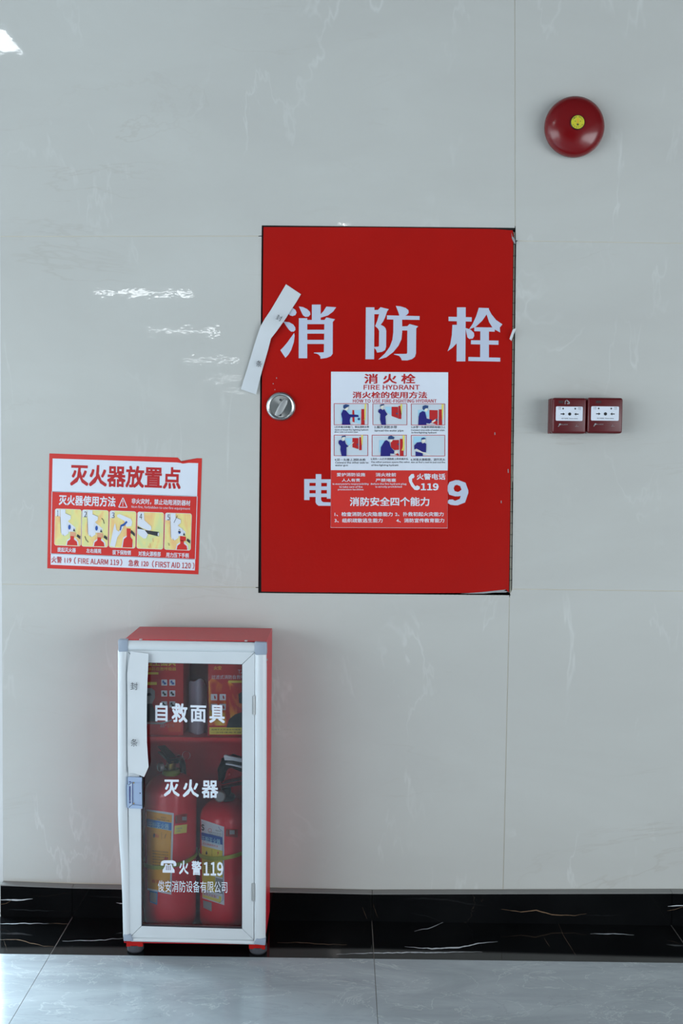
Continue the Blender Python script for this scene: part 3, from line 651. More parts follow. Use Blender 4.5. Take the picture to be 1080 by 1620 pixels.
# ================================================================== CALL POINTS
def callpoint(x0, y0, x1, y1, label, scuff):
    Yf = -.062
    P = [(x0, y0), (x1, y0-.3), (x1+.2, y1-1), (x0+.6, y1)]
    W_ = [at(px, py, Yf) for px, py in P]
    xa = (W_[0].x+W_[3].x)/2; xb = (W_[1].x+W_[2].x)/2; zt = (W_[0].z+W_[1].z)/2; zb = (W_[2].z+W_[3].z)/2
    t = thing('call_point', label, 'call point', ((xa+xb)/2, 0, zb), 'red manual call points side by side on the wall')
    MB().box((xa+.0003, -.0325, zb+.0003), (xb-.0003, -.0005, zt-.0003)).build('back_box', M_DKRED, t, bevel=.002)
    MB().box((xa, Yf, zb), (xb, -.0335, zt)).build('front_cover', M_DKRED, t, bevel=.006, bseg=3)
    w = xb-xa; h = zt-zb
    def fn(k): return lambda u, v: Vector((xa+u*w, Yf-.0008-.0004*k, zt-v*h))
    a, b, c_, d = .10, .245, .885, .645
    pl = MB(); pts = rrect(a, b, c_, d, .03)
    n = len(pts); pl.add([fn(0)(*p) for p in pts]+[fn(0)(*p)+Vector((0, .003, 0)) for p in pts], [tuple(range(n))]+[(i, i+n, (i+1) % n+n, (i+1) % n) for i in range(n)])
    plate = pl.build('white_plate', M_PWHITE, t)
    mb = MB(); f = fn(1)
    mb.flat(circ(.505, .455, .045, 20, .045*w/h), f).flat(circ(.31, .305, .022, 12, .024), f).flat(circ(.665, .305, .022, 12, .024), f)
    for s_, cx in ((1, .30), (-1, .705)):
        mb.flat([(cx-.06*s_, .442), (cx+.01*s_, .442), (cx+.01*s_, .415), (cx+.065*s_, .455), (cx+.01*s_, .495), (cx+.01*s_, .468), (cx-.06*s_, .468)], f)
    text(mb, '按下报警  PRESS HERE', (.27, .565, .74, .595), f, .01); text(mb, '火警', (.165, .265, .245, .29), f, .01); text(mb, 'FIRE', (.165, .31, .245, .33), f, .01)
    text(mb, '电话', (.75, .265, .83, .29), f, .01); text(mb, 'PHONE', (.75, .31, .83, .33), f, .01)
    mb.build('lettering', M_BLACKP, plate)
    mb = MB(); f = fn(0)
    mb.flat([(.20, .735), (.235, .72), (.26, .735), (.25, .765), (.22, .775), (.19, .815), (.17, .81), (.20, .77)], f); text(mb, 'ALARM', (.255, .735, .45, .765), f, .0, lean=.2)
    text(mb, '手', (.70, .75, .73, .78), f, 0); text(mb, '自动', (.68, .79, .77, .81), f, 0)
    if scuff:
        for q in ([(.355, .10), (.395, .06), (.40, .09), (.375, .115), (.375, .18), (.355, .18)], [(.41, .05), (.45, .08), (.50, .12), (.50, .17), (.43, .18), (.42, .15), (.47, .15), (.465, .13), (.42, .10)]): mb.flat(q, f)
    mb.build('faded_marking', M_GREYP, t)
    mb = MB(); text(mb, '消防', (.17 if scuff else .22, .085, .32 if scuff else .38, .16), f, .02); mb.build('dark_lettering', M_DGREYP, t)
callpoint(873.0, 629.5, 927.3, 686.3, 'left red manual call point with a white scuff above its plate', True)
callpoint(928.6, 629.3, 984.8, 686.0, 'right red manual call point, no white scuff above its plate', False)

# ================================================================== LEFT SIGN
C0, C1, C2, C3 = (78.1, 717.4), (319.3, 725.1), (313.6, 908.7), (74.8, 899.1)
SW, SH = 930.0, 703.0
def SG(k):
    def fn(u, v):
        a, b = u/SW, v/SH
        x = (C0[0]*(1-a)+C1[0]*a)*(1-b)+(C3[0]*(1-a)+C2[0]*a)*b; y = (C0[1]*(1-a)+C1[1]*a)*(1-b)+(C3[1]*(1-a)+C2[1]*a)*b
        return at(x, y, -.001-.0004*k)
    return fn
out = [(0, 0), (782, 0), (798, 22), (812, 28), (850, 16), (900, 0), (930, 0), (930, 703), (0, 703)]
P0 = [SG(0)(*p) for p in out]; n = len(P0); mb = MB()
mb.add(P0+[p+Vector((0, .0008, 0)) for p in P0], [tuple(range(n)), tuple(range(2*n-1, n-1, -1))]+[(i, i+n, (i+1) % n+n, (i+1) % n) for i in range(n)])
sign = tag(mb.build('extinguisher_sign', M_PRED), 'red and white extinguisher location sign on the wall with a notch torn from its top', 'sign')
s1, s2, s3, s4, s5, s6 = [SG(k) for k in (1, 2, 3, 4, 5, 6)]
mb = MB().flat(rect(20, 30, 778, 232), s1).flat([(778, 30), (800, 32), (815, 36), (850, 30), (908, 30), (908, 232), (778, 232)], s1).flat(rect(20, 612, 908, 680), s1)
frame(mb, 18, 230, 910, 614, 3.5, s1); mb.build('white_field', M_PWHITE, sign)
lines([('灭火器放置点', (130, 59, 805, 192), .035)], s2, 'lettering', M_PDRED, sign)
for s_, bx in (('火警 119', (25, 628, 147, 668)), ('（', (163, 628, 175, 670)), ('FIRE ALARM 119', (188, 633, 440, 667)), ('）', (448, 628, 460, 670)), ('急救 120', (498, 630, 622, 670)), ('（', (643, 630, 655, 672)), ('FIRST AID 120', (664, 635, 882, 670)), ('）', (894, 632, 904, 672))): lines([(s_, bx, .018)], s2, 'lettering', M_PDRED, sign)
for s_, bx, bo in (('灭火器使用方法', (63, 250, 410, 313), .035), ('非火灾时，禁止动用消防器材', (508, 256, 868, 291), .025), ('Non fire, forbidden to use fire equipment', (508, 299, 868, 319), .01), ('提起灭火器', (60, 572, 173, 600), .03), ('左右摇晃', (238, 572, 330, 599), .03), ('拔下保险销', (398, 574, 512, 603), .03), ('对准火源根部', (558, 575, 695, 605), .03), ('用力压下手柄', (728, 577, 868, 606), .03)): lines([(s_, bx, bo)], s1, 'white_lettering', M_PWHITE, sign)
mb = MB()
for a, b in (((455, 254), (430, 313)), ((430, 313), (482, 313)), ((482, 313), (455, 254))): mb.flat(line(a, b, 5), s1)
text(mb, '!', (452, 272, 458, 305), s1, .02); mb.build('warning_triangle', M_PWHITE, sign)
k_ = .4464
for i, x0 in enumerate((42, 208, 377, 547, 717)):
    x1 = x0+160; y0, y1 = 337+(i > 2)*1, 559
    pf = MB().flat(rrect(x0-2, y0-2, x1+2, y1+2, 14), s1).build('picture_frame', M_PWHITE, sign)
    MB().flat(rrect(x0, y0, x1, y1, 12), s2).build('picture', M_FLAME, pf)
    L = lambda Q: [(x0+u*k_, y0+v*k_) for u, v in Q]
    wt, rd, bk, bu, tn_ = MB(), MB(), MB(), MB(), MB()
    wt.flat(L([(5, 5), (65, 5), (65, 100), (5, 100)]), s3); text(bk, str(i+1), (x0+12, y0+10, x0+12+(7 if i == 0 else 16), y0+44), s5, -.01)
    if i in (0, 1, 4):
        wt.flat(L([(70, 3), (140, 3), (140, 55), (215, 85), (215, 130), (180, 160), (165, 200), (190, 330), (140, 368), (95, 350), (80, 300), (72, 110)]), s4)
        wt.flat(L([(165, 155), (285, 250), (275, 300), (175, 310)]), s3)
        wt.flat(L([(155, 492), (170, 420), (215, 390), (285, 390), (325, 440), (330, 492)]), s3)
        rd.flat(L([(168, 492), (178, 440), (215, 410), (215, 365), (265, 365), (265, 410), (305, 440), (315, 492)]), s4)
        (rd if i == 4 else tn_).flat(L([(210, 305), (290, 315), (290, 372), (210, 372)]), s4)
        bk.flat(L([(312, 335), (350, 362), (350, 405), (300, 368)]), s5); bk.flat(L([(262, 255), (280, 300), (250, 295)]), s5)
        bu.flat(L(circ(200, 245, 18, 12, 34)), s5)
        bk.flat(L(line((72, 110), (84, 330), 3)), s5).flat(L(line((140, 55), (215, 85), 3)), s5).flat(L(line((110, 340), (125, 368), 3)), s5)
        if i == 1:
            for P in (((265, 105), (290, 130)), ((290, 130), (305, 180)), ((42, 360), (60, 410)), ((60, 410), (92, 442))): bk.flat(L(line(P[0], P[1], 8)), s5)
        if i == 4:
            for P in (((165, 30), (120, 130)), ((45, 410), (70, 420)), ((50, 430), (75, 440))): bk.flat(L(line(P[0], P[1], 6)), s5)
            wt.flat(L([(130, 165), (240, 205), (240, 260), (140, 250)]), s5)
    if i == 2:
        wt.flat(L([(10, 480), (60, 210), (75, 165), (95, 260), (130, 280), (190, 170), (200, 190), (150, 300), (110, 360), (80, 492)]), s4)
        wt.flat(L([(100, 55), (130, 40), (290, 100), (310, 140), (300, 200), (230, 210), (200, 130), (100, 80)]), s4)
        wt.flat(L([(170, 492), (190, 360), (240, 330), (310, 360), (335, 492)]), s3)
        rd.flat(L([(185, 492), (200, 380), (240, 345), (235, 230), (290, 235), (290, 345), (320, 385), (320, 492)]), s4)
        bu.flat(L([(140, 260), (150, 190), (190, 170), (230, 130), (245, 150), (200, 200), (165, 210), (155, 265)]), s5); bk.flat(L([(300, 250), (350, 300), (350, 340), (290, 290)]), s5)
    if i == 3:
        wt.flat(L([(5, 5), (85, 5), (95, 110), (190, 190), (195, 235), (160, 250), (60, 215), (5, 180)]), s4)
        wt.flat(L([(5, 230), (100, 240), (150, 300), (125, 355), (90, 360), (10, 300)]), s5)
        bk.flat(L([(3, 195), (110, 245), (300, 262), (300, 325), (130, 290), (3, 235)]), s4); wt.flat(L(circ(292, 295, 10, 10, 26)), s5)
        for P in (((180, 420), (190, 480)), ((215, 350), (225, 400)), ((160, 455), (170, 485))): tn_.flat(L(line(P[0], P[1], 7)), s5)
    for mbb, nm, mm in ((wt, 'white_drawing', M_PWHITE), (rd, 'red_drawing', M_PRED), (bk, 'black_drawing', M_INK), (bu, 'blue_drawing', M_DBLUE), (tn_, 'tan_drawing', M_TAN)):
        if mbb.v: mbb.build(nm, mm, pf)

# ================================================================== EXTINGUISHER CABINET
YF = -.2215; YBk = -.026
t = thing('extinguisher_cabinet', 'low red extinguisher cabinet with a glass door in a silver frame', 'cabinet', (-.36, -.12, 0))
bx0 = (at(192.8, 1011, YF).x+at(199, 1490, YF).x)/2; bx1 = at(420.4, 1250, YF+.002).x-.001
bz1 = (at(192.8, 1011, YF).z+at(421, 1015.5, YF).z)/2; bz0 = at(300, 1494, YF).z
w_ = .0016; yb = YF+.004
mb = MB().box((bx0, YBk-w_, bz0), (bx1, YBk, bz1)).box((bx0, yb, bz0), (bx0+w_, YBk-w_, bz1)).box((bx1-w_, yb, bz0), (bx1, YBk-w_, bz1)).box((bx0+w_, yb, bz1-w_), (bx1-w_, YBk-w_, bz1)).box((bx0+w_, yb, bz0), (bx1-w_, YBk-w_, bz0+w_))
body = mb.build('body', M_BOXRED, t)
sz = at(300, 1166.5, YF+.018).z
MB().box((bx0+w_, YF+.018, sz-.010), (bx1-w_, YBk-w_, sz-.008)).box((bx0+w_, YF+.018, sz-.0085), (bx1-w_, YF+.0195, sz)).box((bx0+w_, YF+.0195, sz-.0018), (bx1-w_, YBk-w_, sz)).build('shelf', M_BOXRED, t)
# outer rails with a half-round face
def rail(name, c00, c10, c11, c01, h, m, par, Y0=YF, depth=.012, nv=1, across='u', mids=None):
    nu = 8; mb = MB(); vs = []
    rowsL = mids or [(c00, c10), (c01, c11)]
    nr = len(rowsL)
    for (a, b) in rowsL:
        for k in range(nu+1):
            u = k/nu; p = at(a[0]+(b[0]-a[0])*u, a[1]+(b[1]-a[1])*u, Y0); p.y -= h*math.sin(math.pi*u)**.6; vs.append(p)
    m0 = len(vs); vs += [Vector((v.x, Y0+depth, v.z)) for v in vs]
    fs = []
    for i in range(nr-1):
        for k in range(nu):
            a = i*(nu+1)+k; q = (a, a+1, a+nu+2, a+nu+1); fs += [q, tuple(j+m0 for j in q[::-1])]
    ring = [i*(nu+1) for i in range(nr)] + [(nr-1)*(nu+1)+k for k in range(1, nu+1)] + [i*(nu+1)+nu for i in range(nr-2, -1, -1)] + [k for k in range(nu-1, 0, -1)]
    for a, b in zip(ring, ring[1:]+ring[:1]): fs.append((a, b, b+m0, a+m0))
    mb.add(vs, fs); return mb.build(name, m, par, smooth=True)
rail('outer_rail', 0, 0, 0, 0, .006, M_ALU, t, mids=[((186.6, 1028), (202, 1028)), ((186.4, 1150), (201.6, 1150)), ((186.6, 1290), (202, 1290)), ((188.2, 1330), (203, 1330)), ((191, 1365), (204, 1365)), ((193.4, 1420), (205, 1420)), ((194.8, 1482), (206, 1482))])
rail('outer_rail', 0, 0, 0, 0, .006, M_ALU, t, mids=[((403, 1034), (421.4, 1034)), ((403, 1250), (421, 1250)), ((402, 1488), (419.6, 1488))])
rail('outer_rail', 0, 0, 0, 0, .006, M_ALU, t, mids=[((199, 1029.5), (199, 1013)), ((300, 1031), (300, 1014.6)), ((404, 1032), (404, 1016.6))])
rail('outer_rail', 0, 0, 0, 0, .004, M_ALU, t, mids=[((208, 1489.6), (208, 1483.5)), ((300, 1491.6), (300, 1485)), ((403, 1494.4), (403, 1488))])
for P in ([(186.2, 1012.2), (201.5, 1012), (202.5, 1021), (201.6, 1031), (187, 1031.5)], [(402.3, 1015.5), (421.6, 1016.2), (421.8, 1036), (404, 1036.5), (402.2, 1030)], [(194.7, 1479), (206, 1479), (210.3, 1489.8), (195, 1489.4)], [(400.8, 1494.4), (405, 1485.4), (420, 1485.4), (419.6, 1496.2)]):
    MB().prism(P, YF-.0078, YF+.012).build('corner_cap', M_CAPG, t, bevel=.0025)
# feet
for P, Q in ((rect(199.8, 1489, 225.6, 1497.5), [(198.6, 1497), (224.8, 1497.4), (224, 1512.6), (200, 1511.9)]), ([(393.5, 1494), (419, 1494), (419, 1502), (393.8, 1501)], [(393.3, 1500.6), (421.2, 1502), (419.5, 1516.6), (394.5, 1515.6)])):
    f_ = MB().prism(P, YF+.0005, YF+.03).build('foot_bracket', M_RED, t)
    ft = MB(); W2 = [at(x, y, YF-.002) for x, y in Q]; xa, xb, zt = W2[0].x, W2[1].x, W2[0].z
    ft.lathe([((xb-xa)/2*.86, 0), ((xb-xa)/2, .004), ((xb-xa)/2, zt)], Matrix.Translation((xa/2+xb/2, YF-.002+(xb-xa)/2, 0)), 24).build('foot', M_FOOT, t)
    ft = MB(); ft.lathe([((xb-xa)/2*.86, 0), ((xb-xa)/2, .004), ((xb-xa)/2, zt)], Matrix.Translation((xa/2+xb/2-(.012 if xa > -.3 else 0), YBk-.02, 0)), 24).build('foot', M_FOOT, t)
# door: four mitred bars
dO = [(200.3, 1029.5), (402.8, 1032), (401.2, 1487.3), (205.2, 1483.4)]; dI = [(222.5, 1048.4), (382.7, 1051.2), (382.5, 1469.2), (224, 1464.8)]
YG = YF-.001
dr = None
for i in range(4):
    j = (i+1) % 4; a, b, c_, d = dO[i], dO[j], dI[j], dI[i]
    e = .22; P = [(a[0]+(b[0]-a[0])*e/200, a[1]+(b[1]-a[1])*e/200), (b[0]-(b[0]-a[0])*e/200, b[1]-(b[1]-a[1])*e/200), (c_[0]-(c_[0]-d[0])*e/180, c_[1]-(c_[1]-d[1])*e/180), (d[0]+(c_[0]-d[0])*e/180, d[1]+(c_[1]-d[1])*e/180)]
    mb = MB().prism(P, YG, YG+.016)
    if dr is None: dr = mb.build('door', M_ALU, t, bevel=.0006, bseg=1)
    else: mb.build('door_rail', M_ALU, dr, bevel=.0006, bseg=1)
YGL = YG+.006
MB().prism([(221, 1047), (384, 1050), (384, 1471), (222.5, 1466)], YGL, YGL+.003).build('glass_pane', M_GLASS, dr)
mb = MB()   # dark rubber gasket round the pane
for i in range(4):
    j = (i+1) % 4; a, b = dI[i], dI[j]; mb.prism(line(a, b, .8), YG-.0001, YGL)
mb.build('gasket', M_FOOT, dr)
gl = lambda x, y: at(x, y, YGL-.0004)
GLT = [('自', (245.5, 1111.5, 265, 1141), .035, .03), ('救', (271.5, 1112.2, 296.5, 1142.5), .035, .03), ('面', (301, 1115.5, 326, 1142.5), .035, .03), ('具', (331, 1115, 355.4, 1143.5), .035, .03),
    ('灭', (259, 1233.2, 284, 1260), .035, .01), ('火', (289, 1233, 314.4, 1261), .035, .01), ('器', (319, 1234.6, 345, 1262.3), .035, .01),
    ('火', (283.2, 1361, 298, 1383), .03, .02), ('警', (303, 1361.8, 318.4, 1384.4), .03, .02), ('119', (322, 1363.4, 353, 1385.5), .03, .01), ('俊安消防设备有限公司', (249.6, 1392.6, 359.4, 1411), .008, .017)]
for ch, bx, bo, sl in GLT: lines([(ch, bx, bo)], gl, 'lettering', M_PWHITE, dr, slope=sl)
mb = MB()
c5 = lambda L: [(220+u/6.353, 1280+v/6.353) for u, v in L]
mb.flat(c5([(218, 545), (225, 525), (250, 515), (340, 515), (365, 527), (374, 550), (372, 572), (345, 572), (345, 548), (246, 545), (246, 568), (218, 568)]), gl)
ph = MB()
mb.flat(c5([(262, 552), (282, 552), (285, 562), (308, 562), (311, 552), (330, 555), (335, 580), (355, 612), (357, 640), (235, 638), (237, 610), (258, 578)]), gl)
for r in range(3):
    for q in range(3): ph.flat(c5(rect(270+q*19, 570+r*16, 280+q*19, 579+r*16)), lambda x, y: at(x, y, YGL-.0008))
ph.build('phone_key', M_DKRED, dr)
mb.build('telephone_symbol', M_PWHITE, dr)
for P in (rect(400, 1100.5, 404, 1131), rect(398.8, 1397, 402.6, 1425.5)):
    h_ = MB(); a = at((P[0][0]+P[1][0])/2, P[0][1], YF-.0015); b = at((P[0][0]+P[1][0])/2, P[2][1], YF-.0015)
    h_.tube([a, b], .0028, 10); hh = h_.build('hinge', M_STEEL2, t, smooth=True)
    MB().prism([(P[0][0]-1, P[0][1]+1), (P[1][0]+.5, P[0][1]+1), (P[1][0]+.5, P[2][1]-1), (P[0][0]-1, P[2][1]-1)], YF-.0022, YF-.001).build('hinge_leaf', M_STEEL2, hh)
for x, y, Y in ((223, 1011.4, YF+.002), (389, 1013.6, YF+.002)):
    p = at(x, y, Y); MB().lathe([(.004, 0), (.0038, .0015), (.002, .0026), (.0002, .003)], AX((p.x, p.y, bz1), (0, 0, 1)), 14).build('screw', M_STEEL2, t, smooth=True)
for z in (at(421, 1045, YF).z, at(420, 1462, YF).z):
    MB().lathe([(.0035, 0), (.0032, .0012), (.0002, .0024)], AX((bx1, YF+.012, z), (1, 0, 0)), 12).build('screw', M_STEEL2, t, smooth=True)
# latch: blue-grey moulded handle recess
q = lambda u, v: (180+u/14.73, 1190+v/14.73)
YL = YG-.004
lat = MB().prism([q(325, 575), q(650, 590), q(660, 1320), q(335, 1310)], YL+.0005, YG+.002).build('latch', M_LATCH, t, bevel=.001)
mb = MB().prism([q(325, 578), q(650, 590), q(650, 690), q(425, 690), q(330, 760)], YL-.004, YL+.001).prism([q(335, 1310), q(430, 1230), q(655, 1250), q(660, 1320)], YL-.004, YL+.001).prism([q(305, 760), q(345, 745), q(350, 1300), q(318, 1290)], YL-.004, YL+.001)
mb.build('latch_rim', M_LATCH, lat)
mb = MB(); a = [q(330, 780), q(435, 705), q(435, 1210), q(340, 1290)]
mb.add([at(a[0][0], a[0][1], YL-.003), at(a[1][0], a[1][1], YL-.0005), at(a[2][0], a[2][1], YL-.0005), at(a[3][0], a[3][1], YL-.003)], [(0, 1, 2, 3)])
mb.build('latch_flap', mat('latch_flap_plastic', (188, 206, 228), .35), lat)
mb = MB().prism([q(366, 800), q(384, 790), q(384, 1135), q(368, 1135)], YL-.0036, YL-.0026).prism([q(430, 705), q(438, 705), q(438, 1215), q(430, 1215)], YL-.0012, YL+.0002).prism(rect(*q(358, 685), *q(392, 705)), YL-.005, YL-.004).prism(rect(*q(366, 1150), *q(390, 1190)), YL-.004, YL-.003)
mb.build('slot', M_NAVY, lat)
for u, v in ((465, 715), (465, 1195)):
    p = at(*q(u, v), YL); MB().lathe([(.0016, 0), (.0014, .001), (.0002, .0014)], AX(p, (0, -1, 0)), 10).build('screw', M_BRASS, lat)
p = at(*q(612, 955), YL); MB().lathe([(.0015, 0), (.0013, .0006)], AX(p, (0, -1, 0)), 10).build('keyhole', M_BLACKP, lat)
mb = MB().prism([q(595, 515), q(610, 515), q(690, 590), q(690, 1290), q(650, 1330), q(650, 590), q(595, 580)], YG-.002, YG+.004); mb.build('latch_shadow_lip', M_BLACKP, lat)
# seal strip on the frame
Ls = [(206.8, 1030.6), (203.4, 1047), (201, 1065.6), (201.6, 1100), (201.6, 1135.6), (201.6, 1180), (201.8, 1210), (203.5, 1222.2), (213, 1223.2)]
Rs = [(234.8, 1034), (234.4, 1050), (233.2, 1075), (232.2, 1104.4), (232, 1140), (232.3, 1174.5), (234, 1200), (235, 1213.3), (227.8, 1229.4)]
def ys_(t_, u): return YF-.0078-.0012*math.sin(7*t_) - .004*math.sin(math.pi*t_)*u - .002*u*u
so = strip('seal_strip', Ls, Rs, ys_, 'long vertical white paper seal hanging down the cabinet door frame beside the glass')
ink(so, '封', 212, 1085.5, 11.5, 12, 0, YF-.0150); ink(so, '条', 212, 1175, 11, 12, 0, YF-.0150)

# ================================================================== INSIDE: MASK BOXES
def card(x0, x1, ytop, ybot, Yf, depth, label, name='mask_box'):
    a = at(x0, ybot, Yf); b = at(x1, ytop, Yf)
    MBx = MB().box((a.x, Yf, sz+.0006), (b.x, Yf+depth, b.z)); o = MBx.build(name, M_CARD)
    return tag(o, label, 'box', 'red boxed escape masks on the cabinet shelf'), Yf
YM = YF+.034
b1, _ = card(206, 290, 1038, 1164, YM, .115, 'red boxed escape mask with six small pictograms, left on the shelf')
f = plane(YM)(1); ff = plane(YM)(2)
mb = MB(); text(mb, '火灾逃生面具', (204, 1040, 278, 1053.5), f, .02); text(mb, '过滤式消防自救呼吸器', (214, 1055.5, 278.5, 1061), f, .005); mb.flat(rect(226, 1063.5, 250.5, 1067), f).flat(rect(226, 1079, 248, 1083.5), f); mb.build('lettering', M_LYEL, b1)
for r in range(3):
    for q_ in range(2):
        x0, y0 = 255+q_*12.7, 1075+r*17.3; pi_ = MB().flat(rrect(x0, y0, x0+9.4, y0+9.6, .8), f).build('pictogram', M_PWHITE, b1)
        MB().flat([(x0+2, y0+2), (x0+4+q_, y0+1.5), (x0+5, y0+4), (x0+7.8, y0+5+r*.5), (x0+7.8, y0+8), (x0+4, y0+8), (x0+3.5, y0+5), (x0+1.8, y0+6)], ff).build('figure', M_DBLUE if r == 0 else M_INK, pi_)
mb = MB().flat([(214, 1140), (214, 1120), (222, 1112), (224, 1096), (231, 1089), (239, 1088), (245, 1093), (245, 1104), (241, 1112), (240, 1120), (243, 1140)], f); mb.build('masked_head', M_GREYP, b1)
mb = MB().flat([(226, 1098), (238, 1096), (240, 1100), (227, 1102)], ff).flat([(214, 1142), (216, 1122), (226, 1114), (240, 1113), (246, 1126), (247, 1142)], ff); mb.build('dark_print', M_DGREYP, b1)
mb = MB().flat([(226, 1142.5), (255, 1143), (272, 1138), (272, 1140), (256, 1146), (226, 1145)], ff); text(mb, '消防产品合格', (253, 1145, 275, 1151), f, 0); mb.build('pale_print', M_GREYP, b1)
mb = MB().flat([(262, 1146), (282, 1138), (287, 1142), (286, 1158), (268, 1158)], f); mb.build('orange_print', mat('print_orange_red', (200, 60, 30), .4), b1)
b2, _ = card(328.5, 405, 1038, 1164, YM, .115, 'red boxed escape mask with printed flames, right on the shelf')
mb = MB().flat([(330, 1078), (336, 1072), (350, 1082), (362, 1078), (375, 1088), (395, 1072), (400, 1148), (331, 1148)], f); mb.build('flame_print', M_FLAME2, b2)
MB().flat([(358, 1151), (362, 1138), (372, 1130), (384, 1126), (400, 1120), (400, 1151)], ff).flat([(377, 1098), (386, 1092), (395, 1095), (390, 1115), (378, 1112)], ff).build('dark_print', M_DGREYP, b2)
MB().flat(rect(331, 1150.5, 400, 1162), f).flat(rect(361, 1076.5, 400, 1080.3), ff).build('yellow_print', M_LYEL, b2)
mb = MB(); text(mb, 'TZL30', (376.5, 1059.5, 396, 1065.5), f, .0); text(mb, '过滤式消防自救呼吸器', (334.5, 1067.8, 400, 1074.5), f, .01); mb.build('lettering', M_PWHITE, b2)
mb = MB(); text(mb, '火安', (338, 1053.5, 350.5, 1060), f, .02); mb.build('emblem', M_ORANGE, b2)
for r in range(2):
    for q_ in range(2):
        x0, y0 = 333.5+q_*13.6, 1098+r*15.5; pi_ = MB().flat(rrect(x0, y0, x0+10, y0+10, .8), ff).build('pictogram', M_PWHITE, b2)
        MB().flat([(x0+5, y0+2), (x0+7, y0+3), (x0+8, y0+7), (x0+6, y0+8), (x0+5, y0+5)], plane(YM)(3)).build('figure', M_PDRED, pi_)
mb = MB(); text(mb, '适用于火灾逃生时使用', (334, 1153, 380, 1155.5), ff, 0); text(mb, '一次性使用不得重复', (334, 1157.5, 395, 1160), ff, 0); mb.build('small_print', M_INK, b2)
# grey sheet between them
YS = YM+.02; mb = MB(); n = 12; vs = []
top = [1079, 1077.6, 1077.8, 1078.4, 1078, 1076.6, 1075, 1074, 1073.8, 1074.6, 1077, 1082, 1088]
zb = sz+.0006
for i in range(n+1):
    u = i/n; px = 298.5+u*28.6; yy = YS+.012-.022*math.sin(math.pi*u)+.003*math.sin(9*u)
    p = at(px, top[i], yy); vs += [p, Vector((p.x, yy, zb))]
m0 = len(vs); vs += [v+Vector((0, .0012, 0)) for v in vs]; fs = []
for i in range(n):
    a = 2*i; fs += [(a, a+1, a+3, a+2), (a+m0, a+2+m0, a+3+m0, a+1+m0), (a, a+2, a+2+m0, a+m0), (a+1, a+1+m0, a+3+m0, a+3)]
fs += [(0, m0, 1+m0, 1), (2*n, 2*n+1, 2*n+1+m0, 2*n+m0)]
mb.add(vs, fs); tag(mb.build('plastic_sheet', M_GREYB, smooth=True), 'pale grey curved plastic sheet standing between the two mask boxes', 'sheet')

